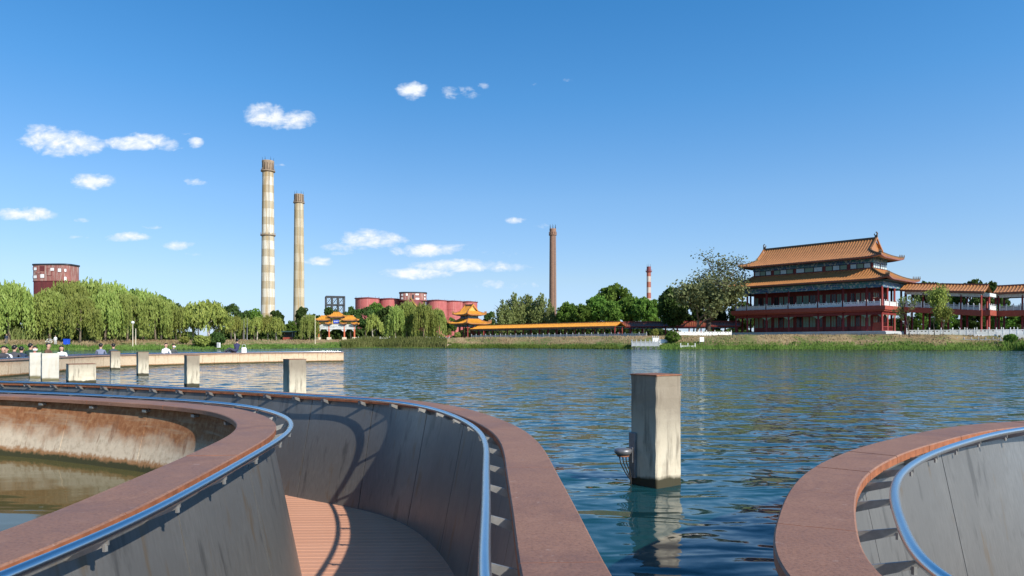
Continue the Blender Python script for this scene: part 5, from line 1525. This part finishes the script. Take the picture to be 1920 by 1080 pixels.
# rocks at the water below the pavilion
for i, (px, D, s) in enumerate(((828,169.5,1.0),(834,169,.8),(841,169.5,.95))):
    bm = bmesh.new(); bmesh.ops.create_icosphere(bm, subdivisions=2, radius=s)
    rr = random.Random(i)
    for v in bm.verts: v.co = Vector((v.co.x*1.3, v.co.y, v.co.z*.75))*rr.uniform(.8, 1.15)
    me = bpy.data.meshes.new('boulder'); bm.to_mesh(me); bm.free(); me.materials.append(MAT['chim_cap'])
    o = link('boulder', me, None, ((px-960)/F*D, D, .4))
    tag(o, ['pale boulder at the water, leftmost of the three below the pavilion','pale boulder at the water, middle one of the three below the pavilion','pale boulder at the water, rightmost of the three below the pavilion'][i], 'boulder', 'boulders below the pavilion')

# lamp posts
def lamp_post(px, D, ytop, label, mat, head=True):
    z0 = gz(px, D); h = ZC+(HOR-ytop)/F*D-z0
    g_ = thing('lamp_post', label, 'lamp post', ((px-960)/F*D, D, z0), 0, 'lamp posts on the left shore')
    mb = MB(); mb.lathe([(.12,-.3),(.12,.4),(.07,.5),(.05,h)], 8); part('pole', mb, MAT[mat], g_, True)
    if head:
        mb = MB(); mb.lathe([(.08,h-.05),(.28,h+.1),(.30,h+.35),(.1,h+.5)], 10); part('lamp_head', mb, MAT['white_paint'], g_, True)
lamp_post(249, 132, 607, 'lamp post with pale lantern head on the left bank', 'stone')
lamp_post(254.5, 134, 616, 'plain pale pole right beside the lantern post', 'stone', False)
lamp_post(457.5, 178, 599, 'thin grey pole among the small pale willows', 'lamp_metal', False)
lamp_post(463.5, 176, 596, 'slightly taller thin pole among the small pale willows', 'lamp_metal', False)
lamp_post(591, 172, 592, 'tall pale pole right next to the memorial gateway', 'stone', False)

# small things on the left shore
bn = thing('litter_bin', 'bright blue bin under the left willows', 'bin', (XY(125,128)[0], 128, gz(125,128)))
mb = MB(); mb.bbox(-.45,.45,-.35,.35,.08,1.0,.05); part('body', mb, MAT['blue_sign'], bn)
mb = MB(); mb.bbox(-.5,.5,-.4,.4,1.0,1.14,.05); part('lid', mb, MAT['blue_sign'], bn)
for x in (-.35,.35): mb = MB(); mb.tube([(x,-.36,.1),(x,.36,.1)], .1, 8); part('wheel', mb, MAT['cable'], bn)
kb = thing('utility_box', 'small white box standing in the grass by a dark bush', 'box', (XY(410,141)[0], 141, gz(410,141)))
mb = MB(); mb.bbox(-.3,.3,-.25,.25,0,1.0,.03); part('cabinet', mb, MAT['white_paint'], kb)
mb = MB(); mb.box(-.26,.26,-.262,-.252,.1,.92); part('door', mb, MAT['white_dull'], kb)
ks = thing('kiosk', 'small teal-roofed kiosk with red counter under the trees', 'kiosk', (XY(540,186)[0], 186, gz(540,186)))
mb = MB(); mb.box(-1.1,1.1,-.8,.8,0,.9); part('counter', mb, MAT['red_slab'], ks)
mb = MB(); mb.box(-1.5,1.5,.5,.9,1.0,2.3); part('back_wall', mb, MAT['dark_metal'], ks)
mb = MB(); mb.box(-1.9,1.9,-1.2,1.2,2.3,2.6); part('roof', mb, MAT['soffit'], ks)
for x in (-1.5,1.5): mb = MB(); mb.box(x-.05,x+.05,-.95,-.85,1,2.3); part('post', mb, MAT['lamp_metal'], ks)

# ------------------------------------------------------------------ bicycles
def bicycle(label, loc, rz):
    b = thing('bicycle', label, 'bicycle', loc, rz, 'bicycles parked by the left willows')
    for x in (-.52,.52):
        mb = MB(); mb.tube([(x+.33*math.cos(a*math.pi/10),0,.34+.33*math.sin(a*math.pi/10)) for a in range(21)], .02, 5); w = part('wheel', mb, MAT['cable'], b)
        mb = MB()
        for k in range(4):
            a = math.pi*k/4; mb.tube([(x-.31*math.cos(a),0,.34-.31*math.sin(a)),(x+.31*math.cos(a),0,.34+.31*math.sin(a))], .004, 3)
        part('spokes', mb, MAT['lamp_metal'], w)
    mb = MB()
    for p, q in (((-.52,0,.34),(-.15,0,.85)),((-.15,0,.85),(.38,0,.88)),((-.52,0,.34),(-.08,0,.33)),((-.08,0,.33),(.40,0,.85)),((-.08,0,.33),(-.17,0,.9)),((.52,0,.34),(.36,0,1.0))): mb.tube([p,q], .022, 5)
    part('frame', mb, MAT['white_paint'], b)
    mb = MB(); mb.tube([(.34,-.26,1.02),(.36,0,1.0),(.34,.26,1.02)], .016, 5); part('handlebar', mb, MAT['lamp_metal'], b)
    mb = MB(); mb.bbox(-.30,-.05,-.07,.07,.9,.96,.02); part('saddle', mb, MAT['cable'], b)
bicycle('white bicycle nearest the slim pale trunk under the left willows', (XY(97,127)[0],127,gz(97,127)), .2)
bicycle('white bicycle parked left of the other one under the willows', (XY(91,127.6)[0],127.6,gz(91,127.6)), .5)

# ------------------------------------------------------------------ people
SKIN = vary('skin', (.50,.30,.21), .06, 6, .55)
HAIR = vary('black_hair', (.012,.010,.009), .3, 20, .45)
CLOTH = {}
def cloth(c):
    k = str(c)
    if k not in CLOTH: CLOTH[k] = vary('cloth_%d' % len(CLOTH), c, .16, 9, .85, bump=.2, bdist=.01)
    return CLOTH[k]
def person(label, loc, rz, top, legs, hgt=1.68, pose='lean', longhair=False, mask=None, lean=.18, cap=None, group='people on the distant walkway', head_turn=0.0):
    """pose: lean (standing, forearms on the rail), stand, sit (on a ledge, legs to +x)"""
    root = thing('person', label, 'person', loc, rz, group)
    s = hgt/1.7
    L = math.sin(lean); c = math.cos(lean)
    V_, E, Rd = [], [], []
    def nd(p, r, par=None):
        V_.append((p[0]*s, p[1]*s, p[2]*s)); Rd.append(r*s)
        if par is not None: E.append((par, len(V_)-1))
        return len(V_)-1
    if pose == 'sit':
        zp = .10
        pel = nd((0,0,zp+.03), .135)
    else:
        zp = .93; pel = nd((0,0,zp), .135)
    def up(h): return (0 if pose != 'sit' else -.06*h, -h*L, zp + h*c)     # faces -y
    w1 = nd(up(.16), .125, pel); ch = nd(up(.36), .145, w1); nk0 = nd(up(.50), .085, ch); nk = nd(up(.56), .052, nk0)
    hd0 = up(.60); hd = nd((hd0[0],hd0[1]-.015,hd0[2]+.02), .082, nk); hd1 = nd((hd0[0],hd0[1]-.02,hd0[2]+.10), .098, hd); hd2 = nd((hd0[0],hd0[1]-.01,hd0[2]+.17), .075, hd1)
    for sg in (-1,1):
        sh = up(.455); a = nd((sh[0]+sg*.175,sh[1],sh[2]), .062, ch)
        if pose == 'lean':
            e = nd((sg*.235,sh[1]-.10,sh[2]-.25), .046, a); h = nd((sg*.13,sh[1]-.34,sh[2]-.28), .034, e); f = nd((sg*.06,sh[1]-.42,sh[2]-.28), .026, h)
        elif pose == 'sit':
            e = nd((.02,sg*.0+sh[1]-.05+sg*0,sh[2]-.27), .045, a); h = nd((.24,sg*-.06,sh[2]-.30), .034, e); f = nd((.32,sg*-.05,sh[2]-.31), .026, h)
        else:
            e = nd((sg*.23,sh[1]+.02,sh[2]-.27), .046, a); h = nd((sg*.22,sh[1]-.06,sh[2]-.50), .034, e); f = nd((sg*.20,sh[1]-.10,sh[2]-.58), .026, h)
        if pose == 'sit':
            hp = nd((.06,sg*.10,zp+.02), .10, pel); kn = nd((.44,sg*.10,zp+(.22 if sg > 0 else .04)), .066, hp); an = nd((.72,sg*.09,zp-.03), .045, kn); ft = nd((.86,sg*.09,zp-.02), .038, an)
        else:
            hp = nd((sg*.095,.01,zp-.06), .10, pel); kn = nd((sg*.10,.0,.50), .066, hp); an = nd((sg*.10,.03,.09), .045, kn); ft = nd((sg*.11,-.12,.045), .042, an)
    me = bpy.data.meshes.new('tmp'); me.from_pydata(V_, E, []); o = bpy.data.objects.new('tmp', me); COL.objects.link(o)
    o.modifiers.new('s', 'SKIN'); sb = o.modifiers.new('u', 'SUBSURF'); sb.levels = 2; sb.render_levels = 2
    if not me.skin_vertices: bpy.context.view_layer.objects.active = o; bpy.ops.object.mode_set(mode='EDIT'); bpy.ops.mesh.customdata_skin_add(); bpy.ops.object.mode_set(mode='OBJECT')
    for i, r_ in enumerate(Rd):
        me.skin_vertices[0].data[i].radius = (r_, r_*.92); me.skin_vertices[0].data[i].use_root = (i == 0)
    dg = bpy.context.evaluated_depsgraph_get()
    bm_ = bpy.data.meshes.new_from_object(o.evaluated_get(dg)); bpy.data.objects.remove(o, do_unlink=True)
    bm_.materials.clear()
    for m in (SKIN, cloth(top), cloth(legs), MAT['cable']): bm_.materials.append(m)
    nkz = up(.545)[2]*s; hips = (zp+.05)*s
    hands = [Vector(V_[i]) for i in range(len(V_)) if abs(Rd[i]-.026*s) < 1e-6]
    mi = []
    for p in bm_.polygons:
        q = p.center
        if q.z > nkz and abs(q.x) < .16: k = 0
        elif min((q-h_).length for h_ in hands) < .09*s: k = 0
        elif pose == 'sit': k = 2 if q.x > .09 else 1
        elif q.z > hips: k = 1
        elif q.z > .10*s: k = 2
        else: k = 3
        mi.append(k)
    bm_.polygons.foreach_set('material_index', mi); bm_.polygons.foreach_set('use_smooth', [True]*len(mi)); bm_.name = 'body'
    body = link('body', bm_, root)
    hc = Vector(V_[hd1])
    # hair: a shell over the crown and back of the head
    bm = bmesh.new(); bmesh.ops.create_uvsphere(bm, u_segments=14, v_segments=10, radius=1)
    for v in bm.verts:
        v.co = Vector((v.co.x*.102*s, v.co.y*.108*s, v.co.z*.112*s))
    dele = [v for v in bm.verts if (v.co.y < -.035*s and v.co.z < .045*s) or v.co.z < (-.30*s if longhair else (-.095*s if v.co.y > .03*s else -.03*s))]
    bmesh.ops.delete(bm, geom=dele, context='VERTS')
    if longhair:
        for v in bm.verts:
            if v.co.z < 0 and v.co.y > -.02*s: v.co.z *= 2.6
    hm = bpy.data.meshes.new('hair'); bm.to_mesh(hm); bm.free(); hm.materials.append(HAIR); hm.polygons.foreach_set('use_smooth', [True]*len(hm.polygons))
    h_o = link('hair', hm, root, tuple(hc + Vector((0,.012*s,.022*s))))
    h_o.modifiers.new('t', 'SOLIDIFY').thickness = .02*s
    # face
    mb = MB(); mb.lathe([(.018*s,-.018*s),(.014*s,.0),(.006*s,.025*s)], 6, (hc.x,hc.y-.098*s,hc.z-.012*s)); part('nose', mb, SKIN, root, True)
    for sg in (-1,1):
        mb = MB(); mb.lathe([(.004*s,-.008*s),(.012*s,0),(.004*s,.008*s)], 6, (hc.x+sg*.035*s,hc.y-.088*s,hc.z+.018*s)); part('eye', mb, HAIR, root, True)
        mb = MB(); mb.lathe([(.008*s,-.028*s),(.018*s,0),(.01*s,.03*s)], 6, (hc.x+sg*.098*s,hc.y+.01*s,hc.z)); part('ear', mb, SKIN, root, True)
    if mask is not None:
        mb = MB(); K = 8
        vs = []
        for z in (-.075,-.03,.0):
            for k in range(K+1):
                a = math.pi*(.12+.76*k/K); vs.append((hc.x+.102*s*math.cos(a), hc.y-.112*s*math.sin(a)-(.012*s if z == -.03 else 0), hc.z+z*s))
        fs = [(r_*(K+1)+k, r_*(K+1)+k+1, (r_+1)*(K+1)+k+1, (r_+1)*(K+1)+k) for r_ in range(2) for k in range(K)]
        mb.add(vs, fs); part('face_mask', mb, cloth(mask), root, True)
    else:
        mb = MB(); mb.box(hc.x-.022*s,hc.x+.022*s,hc.y-.095*s,hc.y-.088*s,hc.z-.05*s,hc.z-.042*s); part('mouth', mb, cloth((.3,.1,.08)), root)
    return root
def walkway_spot(px, setback):
    """point on the far walkway seen at photo column px, set back from the front wall"""
    best = None
    for a, p in enumerate(far_front):
        if p.y < 23: continue
        e = abs((p.x/p.y)*F+960-px)
        q = p + fn[a]*setback; e = abs((q.x/q.y)*F+960-px)
        if best is None or e < best[0]: best = (e, q)
    return best[1]
PEOPLE = [  # px, facing (0 = towards the camera), top, legs, height, setback, options
 (3, 20, (.05,.05,.06), (.03,.03,.035), 1.66, .75, {'label':'person in black leaning on the wall at the left frame edge','lean':.45}),
 (14, -15, (.62,.60,.60), (.05,.05,.05), 1.62, .80, {'label':'person in a white top with black sleeves crouched at the left end','lean':.42}),
 (23, 160, (.06,.06,.07), (.03,.03,.04), 1.64, .95, {'label':'person in dark jacket just right of the pair at the left edge','lean':.2}),
 (38, 180, (.02,.035,.07), (.03,.03,.04), 1.58, .75, {'label':'person in navy top seen from behind, left of the twin posts','lean':.1}),
 (56, 150, (.02,.045,.035), (.03,.03,.04), 1.70, 1.25, {'label':'person in dark green jacket above the slim pale post','lean':.05}),
 (65, 15, (.55,.09,.10), (.05,.05,.08), 1.58, .85, {'label':'person in red top with white mask above the slim pale post','mask':(.75,.75,.75),'lean':.1}),
 (87, 60, (.13,.07,.045), (.04,.04,.05), 1.72, .9, {'label':'person in brown top standing behind the broad pale post','lean':.08}),
 (119, -10, (.72,.70,.66), (.45,.55,.60), 1.62, .6, {'label':'long-haired person in white leaning over the wall with a hand raised','longhair':True,'lean':.3}),
 (192, 175, (.17,.19,.27), (.04,.04,.05), 1.70, .6, {'label':'person in grey-blue jacket with dark shoulders, back turned','lean':.05}),
 (214, 185, (.05,.07,.08), (.04,.04,.05), 1.69, 1.0, {'label':'person in dark grey jacket behind the farthest small post','lean':.05}),
 (307, 25, (.74,.73,.72), (.08,.09,.14), 1.72, .6, {'label':'short-haired person in a white shirt leaning on the walkway wall','lean':.15}),
 (327, 40, (.07,.08,.08), (.04,.04,.05), 1.66, .65, {'label':'person in dark jacket with pale mask beside the one in white shirt','mask':(.6,.62,.6),'lean':.1}),
]
for (px, face, top, legs, h, sb, kw) in PEOPLE:
    q = walkway_spot(px, sb)
    base = math.atan2(q.x, q.y)        # 0 faces the camera
    person(kw.pop('label'), (q.x, q.y, ZDECK), R(face)-base*1.0, top, legs, h, 'lean', **kw)
# pair sitting on the cap near the walkway tip
q = walkway_spot(445, .12)
person('person in navy sitting sideways on the walkway wall near its tip', (q.x,q.y,ZCAP-.02), R(200), (.03,.035,.09), (.05,.05,.08), 1.66, 'sit', lean=.05, group='people on the distant walkway')
q2 = walkway_spot(454, .15)
bg_ = thing('shoulder_bag', 'small white bag beside the person sitting on the walkway wall', 'bag', (q2.x,q2.y,ZCAP))
mb = MB(); mb.bbox(-.16,.16,-.09,.09,0,.34,.05); part('bag_body', mb, MAT['white_paint'], bg_)
mb = MB(); mb.tube([(-.12,0,.32),(-.1,0,.48),(0,0,.54),(.1,0,.48),(.12,0,.32)], .015, 5); part('strap', mb, MAT['white_dull'], bg_)
person('person in dark clothes standing on the left bank below the willows', (XY(12,122)[0],122,gz(12,122)), R(60), (.03,.04,.07), (.10,.10,.10), 1.72, 'stand', lean=.03, group='people on the left bank')
person('person in white beside the bicycles under the left willows', (XY(104,127)[0],127,gz(104,127)), R(20), (.74,.74,.74), (.6,.6,.6), 1.70, 'stand', lean=.03, group='people on the left bank')
